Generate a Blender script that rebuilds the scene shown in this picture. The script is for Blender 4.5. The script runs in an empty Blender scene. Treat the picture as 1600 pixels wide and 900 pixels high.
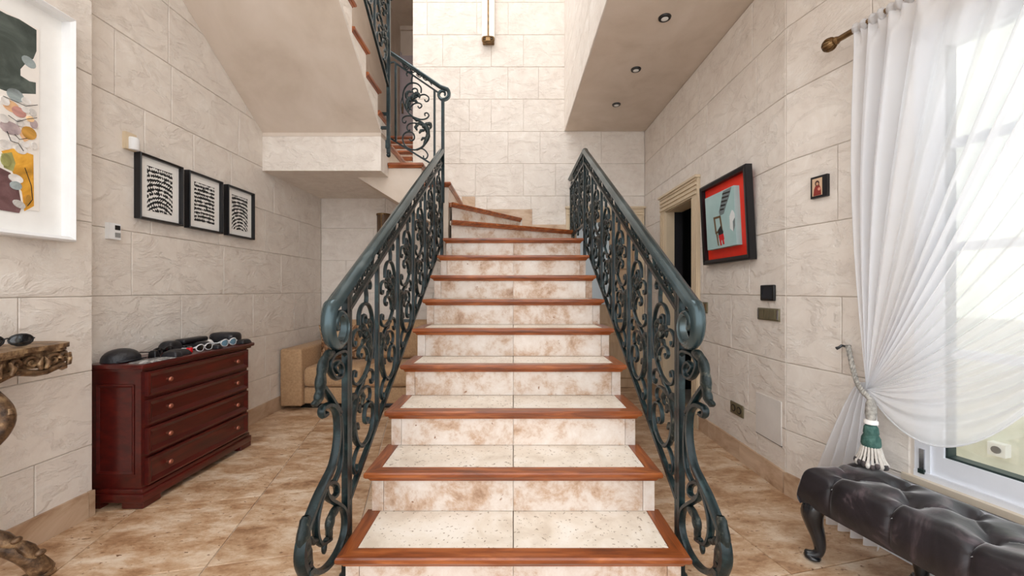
import bpy, bmesh, math, random
from mathutils import Vector, Matrix
random.seed(7)
SC = bpy.context.scene
COL = SC.collection
PI = math.pi
# ---------------------------------------------------------------- camera, world, light, exposure
FPX = 620.0                       # focal length in pixels of the 1600 px frame
CH = 1.114                        # camera height
cam_d = bpy.data.cameras.new('camera'); cam = bpy.data.objects.new('camera', cam_d); COL.objects.link(cam)
cam.location = (0, 0, CH); cam.rotation_euler = (PI/2, 0, 0)
cam_d.sensor_fit = 'HORIZONTAL'; cam_d.sensor_width = 36; cam_d.lens = 36*FPX/1600
cam_d.shift_x = -2/1600; cam_d.shift_y = 3/1600; cam_d.clip_start = 0.05
SC.camera = cam
w = bpy.data.worlds.new('daylight'); SC.world = w; w.use_nodes = True
bg = w.node_tree.nodes['Background']; bg.inputs[0].default_value = (0.945, 0.972, 1.0, 1); bg.inputs[1].default_value = 1.25
def area(name, loc, rot, sx, sy, energy, col):
    d = bpy.data.lights.new(name, 'AREA'); d.shape = 'RECTANGLE'; d.size = sx; d.size_y = sy; d.energy = energy; d.color = col
    o = bpy.data.objects.new(name, d); o.location = loc; o.rotation_euler = rot; COL.objects.link(o); return o
area('added_sky_fill', (-0.3, 2.2, 6.05), (0, 0, 0), 1.3, 2.2, 12, (1.0, 0.98, 0.95))  # unseen area lamp added above the stairwell to brighten the upper back wall
SC.view_settings.view_transform = 'Standard'; SC.view_settings.look = 'None'
SC.view_settings.gamma = 1.0; SC.view_settings.exposure = 1.14; SC.view_settings.use_curve_mapping = False
# ---------------------------------------------------------------- helpers
WL = {}                                             # world location of every object's origin
class MB:
    def __init__(s, M=None): s.v = []; s.f = []; s.M = M
    def add(s, vs, fs):
        b = len(s.v)
        for p in vs:
            p = Vector(p)
            s.v.append(s.M @ p if s.M is not None else p)
        for f in fs: s.f.append([i+b for i in f])
        return s
    def box(s, x0, x1, y0, y1, z0, z1):
        x0, x1 = sorted((x0, x1)); y0, y1 = sorted((y0, y1)); z0, z1 = sorted((z0, z1))
        return s.add([(x0,y0,z0),(x1,y0,z0),(x1,y1,z0),(x0,y1,z0),(x0,y0,z1),(x1,y0,z1),(x1,y1,z1),(x0,y1,z1)],
              [(0,3,2,1),(4,5,6,7),(0,1,5,4),(1,2,6,5),(2,3,7,6),(3,0,4,7)])
    def rbox(s, x0, x1, y0, y1, z0, z1, r=0.01, seg=2):
        bm = bmesh.new(); bmesh.ops.create_cube(bm, size=1)
        for q in bm.verts: q.co = Vector(((x0+x1)/2+q.co.x*(x1-x0), (y0+y1)/2+q.co.y*(y1-y0), (z0+z1)/2+q.co.z*(z1-z0)))
        bmesh.ops.bevel(bm, geom=list(bm.edges), offset=r, segments=seg, profile=0.5, affect='EDGES')
        bm.verts.index_update()
        s.add([q.co.copy() for q in bm.verts], [[q.index for q in f.verts] for f in bm.faces]); bm.free(); return s
    def prism(s, poly, fn, t0, t1):                 # poly of 2-D points, fn(a,b,t) -> 3-D
        n = len(poly)
        vs = [fn(a, b, t0) for a, b in poly] + [fn(a, b, t1) for a, b in poly]
        fs = [list(range(n-1, -1, -1)), list(range(n, 2*n))] + [(i, (i+1) % n, n+(i+1) % n, n+i) for i in range(n)]
        return s.add(vs, fs)
    def tube(s, pts, r, n=6, flat=None, caps=True): # round bar along pts; r number or list; flat=(normal, ratio)
        pts = [Vector(p) for p in pts]; m = len(pts)
        rs = r if isinstance(r, (list, tuple)) else [r]*m
        vs = []; prev = None
        for i, p in enumerate(pts):
            t = (pts[min(i+1, m-1)]-pts[max(i-1, 0)])
            t = t.normalized() if t.length > 1e-9 else Vector((0, 0, 1))
            if flat: a = Vector(flat[0])
            else:
                a = prev if prev is not None else (Vector((1, 0, 0)) if abs(t.x) < 0.8 else Vector((0, 1, 0)))
            a = (a-t*a.dot(t)); a = a.normalized() if a.length > 1e-6 else t.orthogonal().normalized()
            prev = a; b = t.cross(a)
            k = flat[1] if flat else 1.0
            for j in range(n):
                q = 2*PI*(j+0.5)/n
                vs.append(p+a*(math.cos(q)*rs[i]*k)+b*(math.sin(q)*rs[i]))
        fs = [(i*n+j, i*n+(j+1) % n, (i+1)*n+(j+1) % n, (i+1)*n+j) for i in range(m-1) for j in range(n)]
        if caps: fs += [list(range(n-1, -1, -1)), list(range((m-1)*n, m*n))]
        return s.add(vs, fs)
    def sweep(s, pts, prof, side, sc=None):         # profile (a along side, b up) swept along a planar path
        pts = [Vector(p) for p in pts]; m = len(pts); n = len(prof); side = Vector(side).normalized(); vs = []
        for i, p in enumerate(pts):
            t = (pts[min(i+1, m-1)]-pts[max(i-1, 0)]).normalized(); up = side.cross(t)
            k = sc[i] if sc else 1
            vs += [p+side*(a*k)+up*(b*k) for a, b in prof]
        fs = [(i*n+j, i*n+(j+1) % n, (i+1)*n+(j+1) % n, (i+1)*n+j) for i in range(m-1) for j in range(n)]
        fs += [list(range(n-1, -1, -1)), list(range((m-1)*n, m*n))]
        return s.add(vs, fs)
    def lathe(s, prof, c=(0, 0, 0), axis='z', n=16): # prof: (radius, height)
        vs = []
        for r, h in prof:
            for j in range(n):
                q = 2*PI*j/n; a, b = r*math.cos(q), r*math.sin(q)
                p = {'z': (a, b, h), 'x': (h, a, b), 'y': (a, h, b)}[axis]
                vs.append((c[0]+p[0], c[1]+p[1], c[2]+p[2]))
        m = len(prof)
        fs = [(i*n+j, i*n+(j+1) % n, (i+1)*n+(j+1) % n, (i+1)*n+j) for i in range(m-1) for j in range(n)]
        fs += [list(range(n-1, -1, -1)), list(range((m-1)*n, m*n))]
        return s.add(vs, fs)
    def grid(s, fn, nu, nv, loop=False):
        vs = [fn(i/(nu-1), j/(nv-1)) for i in range(nu) for j in range(nv)]
        fs = [(i*nv+j, (i+1)*nv+j, (i+1)*nv+j+1, i*nv+j+1) for i in range(nu-1) for j in range(nv-1)]
        return s.add(vs, fs)
    def ball(s, c, rx, ry=None, rz=None, n=10, m=7):
        ry = ry or rx; rz = rz or rx
        return s.add([(c[0]+rx*math.sin(PI*(i+0.02)/(m-0.96))*math.cos(2*PI*j/n), c[1]+ry*math.sin(PI*(i+0.02)/(m-0.96))*math.sin(2*PI*j/n), c[2]+rz*math.cos(PI*(i+0.02)/(m-0.96))) for i in range(m) for j in range(n)],
            [(i*n+j, (i+1)*n+j, (i+1)*n+(j+1) % n, i*n+(j+1) % n) for i in range(m-1) for j in range(n)] + [list(range(n)), list(range((m-1)*n+n-1, (m-1)*n-1, -1))])
    def leaf(s, pts, wid, side, lobes=4, th=0.004, cup=0.25):  # lobed leaf blade along pts, widening in direction side x tangent
        pts = [Vector(p) for p in pts]; side = Vector(side).normalized(); m = len(pts); n = 5
        for off in (1,):
            vs = []
            for i, p in enumerate(pts):
                t = (pts[min(i+1, m-1)]-pts[max(i-1, 0)]).normalized(); b = side.cross(t).normalized()
                q = i/(m-1); ww = wid*math.sin(PI*min(1, 0.12+q*0.88))**0.7*(0.72+0.28*abs(math.sin(lobes*PI*q)))
                for j in range(n):
                    e = (j/(n-1)-0.5)*2
                    vs.append(p+b*(e*ww)+side*(cup*ww*(1-e*e)+th))
            for i, p in enumerate(pts):
                t = (pts[min(i+1, m-1)]-pts[max(i-1, 0)]).normalized(); b = side.cross(t).normalized()
                q = i/(m-1); ww = wid*math.sin(PI*min(1, 0.12+q*0.88))**0.7*(0.72+0.28*abs(math.sin(lobes*PI*q)))
                for j in range(n):
                    e = (j/(n-1)-0.5)*2
                    vs.append(p+b*(e*ww)-side*(cup*ww*(1-e*e)+th))
            o = m*n; fs = []
            for i in range(m-1):
                for j in range(n-1):
                    a = i*n+j; fs += [(a, a+n, a+n+1, a+1), (o+a, o+a+1, o+a+n+1, o+a+n)]
                fs += [(i*n, o+i*n, o+(i+1)*n, (i+1)*n), (i*n+n-1, (i+1)*n+n-1, o+(i+1)*n+n-1, o+i*n+n-1)]
            s.add(vs, fs)
        return s
    def mesh(s, name, smooth, piv):
        me = bpy.data.meshes.new(name); me.from_pydata([tuple(p-piv) for p in s.v], [], s.f); me.update()
        bm = bmesh.new(); bm.from_mesh(me); bmesh.ops.recalc_face_normals(bm, faces=bm.faces); bm.to_mesh(me); bm.free()
        if smooth:
            for p in me.polygons: p.use_smooth = True
            me.set_sharp_from_angle(angle=math.radians(smooth if smooth > 1 else 45))
        return me
    def build(s, name, mat, parent=None, smooth=False, label=None, cat=None, group=None, kind=None):
        xs = [p.x for p in s.v]; ys = [p.y for p in s.v]; zs = [p.z for p in s.v]
        piv = Vector(((min(xs)+max(xs))/2, (min(ys)+max(ys))/2, min(zs) if parent is None else (min(zs)+max(zs))/2))
        me = s.mesh(name, smooth, piv)
        if mat is not None: me.materials.append(mat)
        o = bpy.data.objects.new(name, me); COL.objects.link(o)
        place(o, piv, parent); tag(o, label, cat, group, kind); return o
def place(o, wloc, parent=None):
    wloc = Vector(wloc)
    if parent is not None: o.parent = parent; o.location = wloc-WL[parent.name]
    else: o.location = wloc
    WL[o.name] = wloc
def tag(o, label=None, cat=None, group=None, kind=None):
    if label: o['label'] = label
    if cat: o['category'] = cat
    if group: o['group'] = group
    if kind: o['kind'] = kind
    return o
def thing(name, loc, label=None, cat=None, group=None, parent=None, kind=None):
    o = bpy.data.objects.new(name, None); o.empty_display_size = 0.1; COL.objects.link(o); place(o, loc, parent)
    return tag(o, label, cat, group, kind)
def inst(me, name, wloc, parent, rz=0.0, label=None):     # another object sharing a mesh
    o = bpy.data.objects.new(name, me); COL.objects.link(o); place(o, wloc, parent); o.rotation_euler[2] = rz
    return tag(o, label)
def smooth_path(pts, k=4, closed=False):                 # Catmull-Rom through the points
    P = [Vector(p) for p in pts]; out = []
    for i in range(len(P)-1):
        p0 = P[max(i-1, 0)]; p1 = P[i]; p2 = P[i+1]; p3 = P[min(i+2, len(P)-1)]
        for j in range(k):
            t = j/k
            out.append(0.5*((2*p1)+(p2-p0)*t+(2*p0-5*p1+4*p2-p3)*t*t+(3*p1-p0-3*p2+p3)*t**3))
    out.append(P[-1]); return out
# ---------------------------------------------------------------- materials
def rgb(r, g, b):
    f = lambda c: ((c/255+0.055)/1.055)**2.4 if c/255 > 0.04045 else c/255/12.92
    return (f(r), f(g), f(b), 1)
def pmat(name, cols, scale=5, detail=6, rough=0.5, rvar=0.0, metal=0.0, bump=0.0, bscale=30, stretch=(1,1,1), dist=0.0, rnd=True, vary=0.0, coat=0.0, sheen=0.0, spec=0.5, pits=None, flake=None, nrough=0.6):
    m = bpy.data.materials.new(name); m.use_nodes = True; nt = m.node_tree; N = nt.nodes; L = nt.links
    bs = N['Principled BSDF']
    tc = N.new('ShaderNodeTexCoord'); mp = N.new('ShaderNodeMapping'); mp.inputs['Scale'].default_value = stretch
    oi = N.new('ShaderNodeObjectInfo')
    vec = tc.outputs['Object']
    if rnd:
        mu = N.new('ShaderNodeMath'); mu.operation = 'MULTIPLY'; mu.inputs[1].default_value = 37.0; L.new(oi.outputs['Random'], mu.inputs[0])
        va = N.new('ShaderNodeVectorMath'); va.operation = 'ADD'; L.new(vec, va.inputs[0]); L.new(mu.outputs[0], va.inputs[1]); vec = va.outputs[0]
    L.new(vec, mp.inputs['Vector']); vec = mp.outputs[0]
    nz = N.new('ShaderNodeTexNoise'); nz.inputs['Scale'].default_value = scale; nz.inputs['Detail'].default_value = detail; nz.inputs['Distortion'].default_value = dist; nz.inputs['Roughness'].default_value = nrough
    L.new(vec, nz.inputs['Vector'])
    cr = N.new('ShaderNodeValToRGB'); e = cr.color_ramp.elements
    n = len(cols)
    for i, (pos, c) in enumerate(cols):
        if i < 2: e[i].position = pos; e[i].color = c
        else:
            q = e.new(pos); q.color = c
    L.new(nz.outputs['Fac'], cr.inputs[0]); colr = cr.outputs[0]
    if vary > 0:
        hs = N.new('ShaderNodeHueSaturation'); ma = N.new('ShaderNodeMapRange'); ma.inputs['To Min'].default_value = 1-vary; ma.inputs['To Max'].default_value = 1+vary
        L.new(oi.outputs['Random'], ma.inputs['Value']); L.new(ma.outputs[0], hs.inputs['Value']); L.new(colr, hs.inputs['Color']); colr = hs.outputs[0]
    if pits:                                             # small dark holes with their own shape: (scale, threshold, colour)
        pn = N.new('ShaderNodeTexNoise'); pn.inputs['Scale'].default_value = pits[0]; pn.inputs['Detail'].default_value = 3; L.new(vec, pn.inputs['Vector'])
        mr = N.new('ShaderNodeMapRange'); mr.inputs['From Min'].default_value = pits[1]; mr.inputs['From Max'].default_value = pits[1]+0.04; L.new(pn.outputs['Fac'], mr.inputs['Value'])
        mx = N.new('ShaderNodeMix'); mx.data_type = 'RGBA'; L.new(mr.outputs[0], mx.inputs[0]); L.new(colr, mx.inputs[6]); mx.inputs[7].default_value = pits[2]; colr = mx.outputs[2]
    L.new(colr, bs.inputs['Base Color'])
    bs.inputs['Roughness'].default_value = rough; bs.inputs['Metallic'].default_value = metal
    bs.inputs['Specular IOR Level'].default_value = spec
    if coat: bs.inputs['Coat Weight'].default_value = coat; bs.inputs['Coat Roughness'].default_value = 0.15
    if sheen: bs.inputs['Sheen Weight'].default_value = sheen; bs.inputs['Sheen Roughness'].default_value = 0.3
    if rvar:
        mr = N.new('ShaderNodeMapRange'); mr.inputs['To Min'].default_value = rough-rvar; mr.inputs['To Max'].default_value = rough+rvar
        L.new(nz.outputs['Fac'], mr.inputs['Value']); L.new(mr.outputs[0], bs.inputs['Roughness'])
    if bump:
        n2 = N.new('ShaderNodeTexNoise'); n2.inputs['Scale'].default_value = bscale; n2.inputs['Detail'].default_value = 5; L.new(vec, n2.inputs['Vector'])
        hgt = n2.outputs['Fac']
        if flake:                                        # trowelled skim: thin flat flakes with ragged edges
            n3 = N.new('ShaderNodeTexNoise'); n3.inputs['Scale'].default_value = flake; n3.inputs['Detail'].default_value = 9; n3.inputs['Roughness'].default_value = 0.62; n3.inputs['Distortion'].default_value = 0.5
            st_ = N.new('ShaderNodeMapping'); st_.inputs['Scale'].default_value = (0.8, 0.8, 1.5); L.new(vec, st_.inputs['Vector']); L.new(st_.outputs[0], n3.inputs['Vector'])
            r3 = N.new('ShaderNodeMapRange'); r3.inputs['From Min'].default_value = 0.45; r3.inputs['From Max'].default_value = 0.55; L.new(n3.outputs['Fac'], r3.inputs['Value'])
            m3 = N.new('ShaderNodeMath'); m3.operation = 'MULTIPLY_ADD'; L.new(n2.outputs['Fac'], m3.inputs[0]); m3.inputs[1].default_value = 0.35; L.new(r3.outputs[0], m3.inputs[2]); hgt = m3.outputs[0]
        bp = N.new('ShaderNodeBump'); bp.inputs['Strength'].default_value = bump; bp.inputs['Distance'].default_value = 0.01
        L.new(hgt, bp.inputs['Height']); L.new(bp.outputs[0], bs.inputs['Normal'])
    return m
def flat(name, c, rough=0.5, metal=0.0, coat=0.0, emit=0.0):
    m = pmat(name, [(0.3, tuple(x*0.93 for x in c[:3])+(1,)), (0.7, c)], scale=8, rough=rough, metal=metal, coat=coat)
    if emit:
        bs = m.node_tree.nodes['Principled BSDF']; bs.inputs['Emission Color'].default_value = c; bs.inputs['Emission Strength'].default_value = emit
    return m
M = {}
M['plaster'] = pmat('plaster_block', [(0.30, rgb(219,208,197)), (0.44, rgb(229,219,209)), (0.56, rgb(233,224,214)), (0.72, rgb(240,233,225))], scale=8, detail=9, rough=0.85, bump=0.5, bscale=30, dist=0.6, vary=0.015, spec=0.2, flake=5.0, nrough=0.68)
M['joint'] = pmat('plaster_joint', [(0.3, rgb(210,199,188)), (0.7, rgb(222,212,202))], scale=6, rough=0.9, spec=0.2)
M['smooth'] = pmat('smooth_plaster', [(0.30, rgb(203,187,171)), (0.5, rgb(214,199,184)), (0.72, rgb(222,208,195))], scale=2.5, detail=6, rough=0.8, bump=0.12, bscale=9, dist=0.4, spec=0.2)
M['trav_floor'] = pmat('travertine_floor', [(0.32, rgb(136,98,68)), (0.43, rgb(178,140,106)), (0.51, rgb(200,168,136)), (0.59, rgb(218,194,168)), (0.70, rgb(230,213,192))], scale=4.6, detail=12, rough=0.36, rvar=0.12, stretch=(1,1.9,1), dist=0.2, vary=0.06, nrough=0.72, bump=0.1, bscale=40, pits=(34, 0.66, rgb(134,98,70)))
M['trav_base'] = pmat('travertine_skirting', [(0.28, rgb(150,116,88)), (0.45, rgb(190,160,132)), (0.7, rgb(215,192,168))], scale=4, detail=8, rough=0.45, dist=0.8, vary=0.08, stretch=(1,1,1.5))
M['trav_riser'] = pmat('travertine_riser', [(0.33, rgb(156,120,92)), (0.43, rgb(196,166,142)), (0.52, rgb(218,203,190)), (0.70, rgb(233,225,217))], scale=5.5, detail=12, rough=0.42, dist=0.2, nrough=0.74, vary=0.08, bump=0.06, bscale=30, pits=(30, 0.70, rgb(150,112,84)))
M['trav_tread'] = pmat('travertine_tread', [(0.3, rgb(220,206,188)), (0.5, rgb(240,230,215)), (0.7, rgb(250,244,234))], scale=7, detail=8, rough=0.4, dist=0.5, vary=0.03, bump=0.05, bscale=40, pits=(70, 0.63, rgb(176,160,140)))
M['stair_core'] = M['smooth']
M['wood'] = pmat('stair_wood', [(0.28, rgb(94,44,17)), (0.5, rgb(140,71,30)), (0.72, rgb(184,106,54))], scale=7, detail=7, rough=0.32, stretch=(0.6,5,5), dist=0.6, coat=0.3, bump=0.05, bscale=30, vary=0.05)
M['wood_y'] = pmat('stair_wood_side', [(0.28, rgb(94,44,17)), (0.5, rgb(140,71,30)), (0.72, rgb(184,106,54))], scale=7, detail=7, rough=0.32, stretch=(5,0.6,5), dist=0.6, coat=0.3, bump=0.05, bscale=30, vary=0.05)
M['iron'] = pmat('painted_iron', [(0.30, rgb(8,20,23)), (0.55, rgb(17,35,38)), (0.75, rgb(42,64,66))], scale=22, detail=5, rough=0.33, rvar=0.1, metal=0.15, bump=0.12, bscale=60, spec=0.4)
M['handrail'] = pmat('handrail_iron', [(0.3, rgb(40,56,59)), (0.55, rgb(68,84,88)), (0.75, rgb(116,128,131))], scale=9, detail=3, rough=0.22, metal=0.5, stretch=(1,0.3,0.3), spec=0.6)  # lighter ramp puts the rail's bright reflections into the colour
M['leaf_iron'] = pmat('leaf_iron', [(0.3, rgb(12,24,26)), (0.55, rgb(30,42,42)), (0.75, rgb(104,102,90))], scale=40, detail=5, rough=0.4, metal=0.35, bump=0.3, bscale=90)
M['mahogany'] = pmat('mahogany', [(0.25, rgb(52,11,9)), (0.5, rgb(76,18,14)), (0.75, rgb(100,28,20))], scale=5, detail=7, rough=0.3, stretch=(3,0.7,6), dist=0.3, coat=0.3)
M['brass'] = pmat('aged_brass', [(0.3, rgb(96,72,46)), (0.7, rgb(160,128,88))], scale=20, rough=0.35, metal=0.8)
M['copper'] = flat('copper_knob', rgb(176,110,90), 0.3, 0.7)
M['gilt'] = pmat('antique_gilt', [(0.32, rgb(60,44,33)), (0.5, rgb(124,96,70)), (0.66, rgb(190,160,122))], scale=24, detail=6, rough=0.45, metal=0.35, bump=0.4, bscale=50)
M['sofa'] = pmat('beige_fabric', [(0.3, rgb(172,138,104)), (0.7, rgb(196,162,126))], scale=60, detail=4, rough=0.9, bump=0.25, bscale=220, sheen=0.2, spec=0.2)
M['pillow'] = pmat('brown_pattern', [(0.40, rgb(70,48,34)), (0.5, rgb(150,108,74)), (0.6, rgb(196,168,136))], scale=14, detail=3, rough=0.85, dist=1.5)
M['black'] = flat('black_satin', rgb(18,18,20), 0.4)
M['frame_black'] = flat('black_frame', rgb(16,17,22), 0.35)
M['leather'] = pmat('black_leather', [(0.3, rgb(14,14,17)), (0.7, rgb(40,40,46))], scale=30, rough=0.42, bump=0.2, bscale=120)
M['white'] = flat('white_lacquer', rgb(240,240,240), 0.4)
M['mat_white'] = flat('white_mat', rgb(246,244,240), 0.8)
M['cream'] = flat('cream_paint', rgb(222,202,172), 0.45)
M['door'] = pmat('door_beige', [(0.3, rgb(180,150,118)), (0.7, rgb(200,172,140))], scale=5, rough=0.5, stretch=(4,4,0.6))
M['olive'] = flat('bronze_plate', rgb(132,124,100), 0.35, 0.5)
M['dark'] = flat('painted_darkness', rgb(20,20,26), 0.9)  # near-black colour standing in for lack of light behind doorways
M['lilac'] = flat('lilac_door', rgb(190,176,180), 0.5)
M['pvc'] = flat('white_window_frame', rgb(232,234,240), 0.35)
M['gasket'] = flat('dark_gasket', rgb(26,44,42), 0.5)
M['chrome'] = flat('steel', rgb(190,190,195), 0.25, 0.9)
M['ebony'] = pmat('ebonised_wood', [(0.3, rgb(12,14,18)), (0.7, rgb(34,38,44))], scale=8, rough=0.25, coat=0.4)
M['velvet'] = pmat('grey_velvet', [(0.34, rgb(18,15,19)), (0.52, rgb(36,30,35)), (0.68, rgb(94,80,84))], scale=6, detail=7, rough=0.45, dist=1.2, sheen=0.8, bump=0.3, bscale=13)  # pale pinkish end of the ramp puts velvet highlights into the colour
M['outdoor'] = pmat('outdoor_render', [(0.3, rgb(222,222,206)), (0.7, rgb(242,242,232))], scale=8, rough=0.9)
def curtain_mat():
    m = bpy.data.materials.new('sheer_voile'); m.use_nodes = True; nt = m.node_tree; N = nt.nodes; L = nt.links; N.clear()
    o = N.new('ShaderNodeOutputMaterial'); d = N.new('ShaderNodeBsdfDiffuse'); t = N.new('ShaderNodeBsdfTranslucent'); p = N.new('ShaderNodeBsdfTransparent')
    d.inputs[0].default_value = (0.9, 0.9, 0.92, 1); t.inputs[0].default_value = (0.9, 0.91, 0.93, 1)
    a = N.new('ShaderNodeMixShader'); b = N.new('ShaderNodeMixShader'); a.inputs[0].default_value = 0.36
    lw = N.new('ShaderNodeLayerWeight'); lw.inputs[0].default_value = 0.35
    mr = N.new('ShaderNodeMapRange'); mr.inputs['To Min'].default_value = 0.32; mr.inputs['To Max'].default_value = 0.03
    L.new(lw.outputs['Facing'], mr.inputs['Value']); L.new(mr.outputs[0], b.inputs[0])
    L.new(d.outputs[0], a.inputs[1]); L.new(t.outputs[0], a.inputs[2]); L.new(a.outputs[0], b.inputs[1]); L.new(p.outputs[0], b.inputs[2]); L.new(b.outputs[0], o.inputs[0])
    return m
M['voile'] = curtain_mat()
def glass_mat(name, tint, g=0.08):
    m = bpy.data.materials.new(name); m.use_nodes = True; nt = m.node_tree; N = nt.nodes; L = nt.links; N.clear()
    o = N.new('ShaderNodeOutputMaterial'); p = N.new('ShaderNodeBsdfTransparent'); s = N.new('ShaderNodeBsdfGlossy'); s.inputs['Roughness'].default_value = 0.03
    p.inputs[0].default_value = tint; x = N.new('ShaderNodeMixShader'); x.inputs[0].default_value = g
    L.new(p.outputs[0], x.inputs[1]); L.new(s.outputs[0], x.inputs[2]); L.new(x.outputs[0], o.inputs[0]); return m
M['glass'] = glass_mat('window_glass', (0.96, 0.98, 0.97, 1))
def zebra_mat(name, off, curve):                          # black ink rows on white paper
    m = bpy.data.materials.new(name); m.use_nodes = True; nt = m.node_tree; N = nt.nodes; L = nt.links; bs = N['Principled BSDF']
    tc = N.new('ShaderNodeTexCoord'); sx = N.new('ShaderNodeSeparateXYZ'); L.new(tc.outputs['Object'], sx.inputs[0])
    def mth(op, a, b):
        q = N.new('ShaderNodeMath'); q.operation = op
        for i, v in enumerate((a, b)):
            if isinstance(v, (int, float)): q.inputs[i].default_value = v
            elif v is not None: L.new(v, q.inputs[i])
        return q.outputs[0]
    y2 = mth('MULTIPLY', sx.outputs['Y'], sx.outputs['Y'])
    low = mth('SUBTRACT', 0.14, sx.outputs['Z'])
    zz = mth('ADD', sx.outputs['Z'], mth('MULTIPLY', mth('MULTIPLY', y2, low), curve))
    nz = N.new('ShaderNodeTexNoise'); nz.inputs['Scale'].default_value = 38; nz.inputs['Detail'].default_value = 2
    va = N.new('ShaderNodeVectorMath'); va.operation = 'ADD'; va.inputs[1].default_value = (off, off, off); L.new(tc.outputs['Object'], va.inputs[0]); L.new(va.outputs[0], nz.inputs['Vector'])
    s1 = mth('SINE', mth('MULTIPLY', zz, 245.0), None)
    s2 = mth('SINE', mth('ADD', mth('MULTIPLY', sx.outputs['Y'], 420.0), mth('MULTIPLY', mth('SINE', mth('MULTIPLY', zz, 61.0), None), 5.0)), None)
    tot = mth('ADD', mth('ADD', s1, mth('MULTIPLY', s2, mth('MULTIPLY', mth('SINE', mth('MULTIPLY', zz, 90.0+off), None), 0.9))), mth('MULTIPLY', mth('SUBTRACT', nz.outputs['Fac'], 0.5), 5.0))
    cr = N.new('ShaderNodeValToRGB'); cr.color_ramp.elements[0].position = 0.48; cr.color_ramp.elements[0].color = rgb(236,234,230); cr.color_ramp.elements[1].position = 0.54; cr.color_ramp.elements[1].color = rgb(14,14,16)
    L.new(mth('ADD', mth('MULTIPLY', tot, 0.3), 0.56), cr.inputs[0]); L.new(cr.outputs[0], bs.inputs['Base Color']); bs.inputs['Roughness'].default_value = 0.8
    return m
# ================================================================= THE SETTING
XL, XLN, XR, YB, ZC = -2.18, -2.088, 1.49, 4.5, 2.914
YSTEP = 1.97                                   # where the near left wall steps forward
YBEND = 2.17                                   # where the right wall turns towards the window
KA = 0.25                                      # the window wall runs x = XR + KA*(YBEND-y)
UA = Vector((KA, -1, 0)).normalized()          # along the window wall, towards the viewer
NA = Vector((-UA.y*-1, 0, 0))
NA = Vector((UA.y, -UA.x, 0)).normalized()     # into the room
PA = Vector((XR, YBEND, 0))
def aw(a, z, t=0.0): return PA+UA*a+NA*t+Vector((0, 0, z))      # window-wall coordinates: along, height, off the wall
def aw_at(px, t=0.0):                                            # distance along the window wall seen at an image column
    k = (px-802)/FPX; p0 = PA+NA*t
    return (k*p0.y-p0.x)/(UA.x-k*UA.y)
# ---- floor: travertine slabs laid askew, parallel to the window wall
fl = MB().box(-2.7, 3.2, -5, 7.3, -0.12, -0.006).build('floor', M['joint'], kind='structure')
tag(fl, 'polished beige travertine tile floor', 'floor')
e1 = Vector((0.974, 0.2265, 0)); e2 = Vector((-0.2265, 0.974, 0)); TS = 0.565
tm = None
for i in range(-8, 9):
    for j in range(-4, 10):
        c = e1*(-0.844+TS*(i+0.5))+e2*(1.835+TS*(j+0.5))
        lim = XR+0.34 if c.y > YBEND else XR+KA*(YBEND-c.y)+0.34
        if not (XL-0.34 < c.x < lim and 0.2 < c.y < YB+0.3): continue
        if abs(c.x) < 0.25 and 1.9 < c.y < 4: continue
        if tm is None:
            h = TS/2-0.0022; b = 0.0018
            o_ = [(-h,-h),(h,-h),(h,h),(-h,h)]; k_ = [(x*(1-b/h), y*(1-b/h)) for x, y in o_]
            R = Matrix(((e1.x, e2.x, 0), (e1.y, e2.y, 0), (0, 0, 1)))
            mb = MB(); mb.add([R @ Vector((x, y, -0.02)) for x, y in o_]+[R @ Vector((x, y, -b)) for x, y in o_]+[R @ Vector((x, y, 0)) for x, y in k_],
                [(0,1,5,4),(1,2,6,5),(2,3,7,6),(3,0,4,7),(4,5,9,8),(5,6,10,9),(6,7,11,10),(7,4,8,11),(8,9,10,11)])
            tm = mb.mesh('floor_tile', False, Vector((0, 0, 0))); tm.materials.append(M['trav_floor'])
        inst(tm, 'floor_tile', c, fl)
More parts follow.
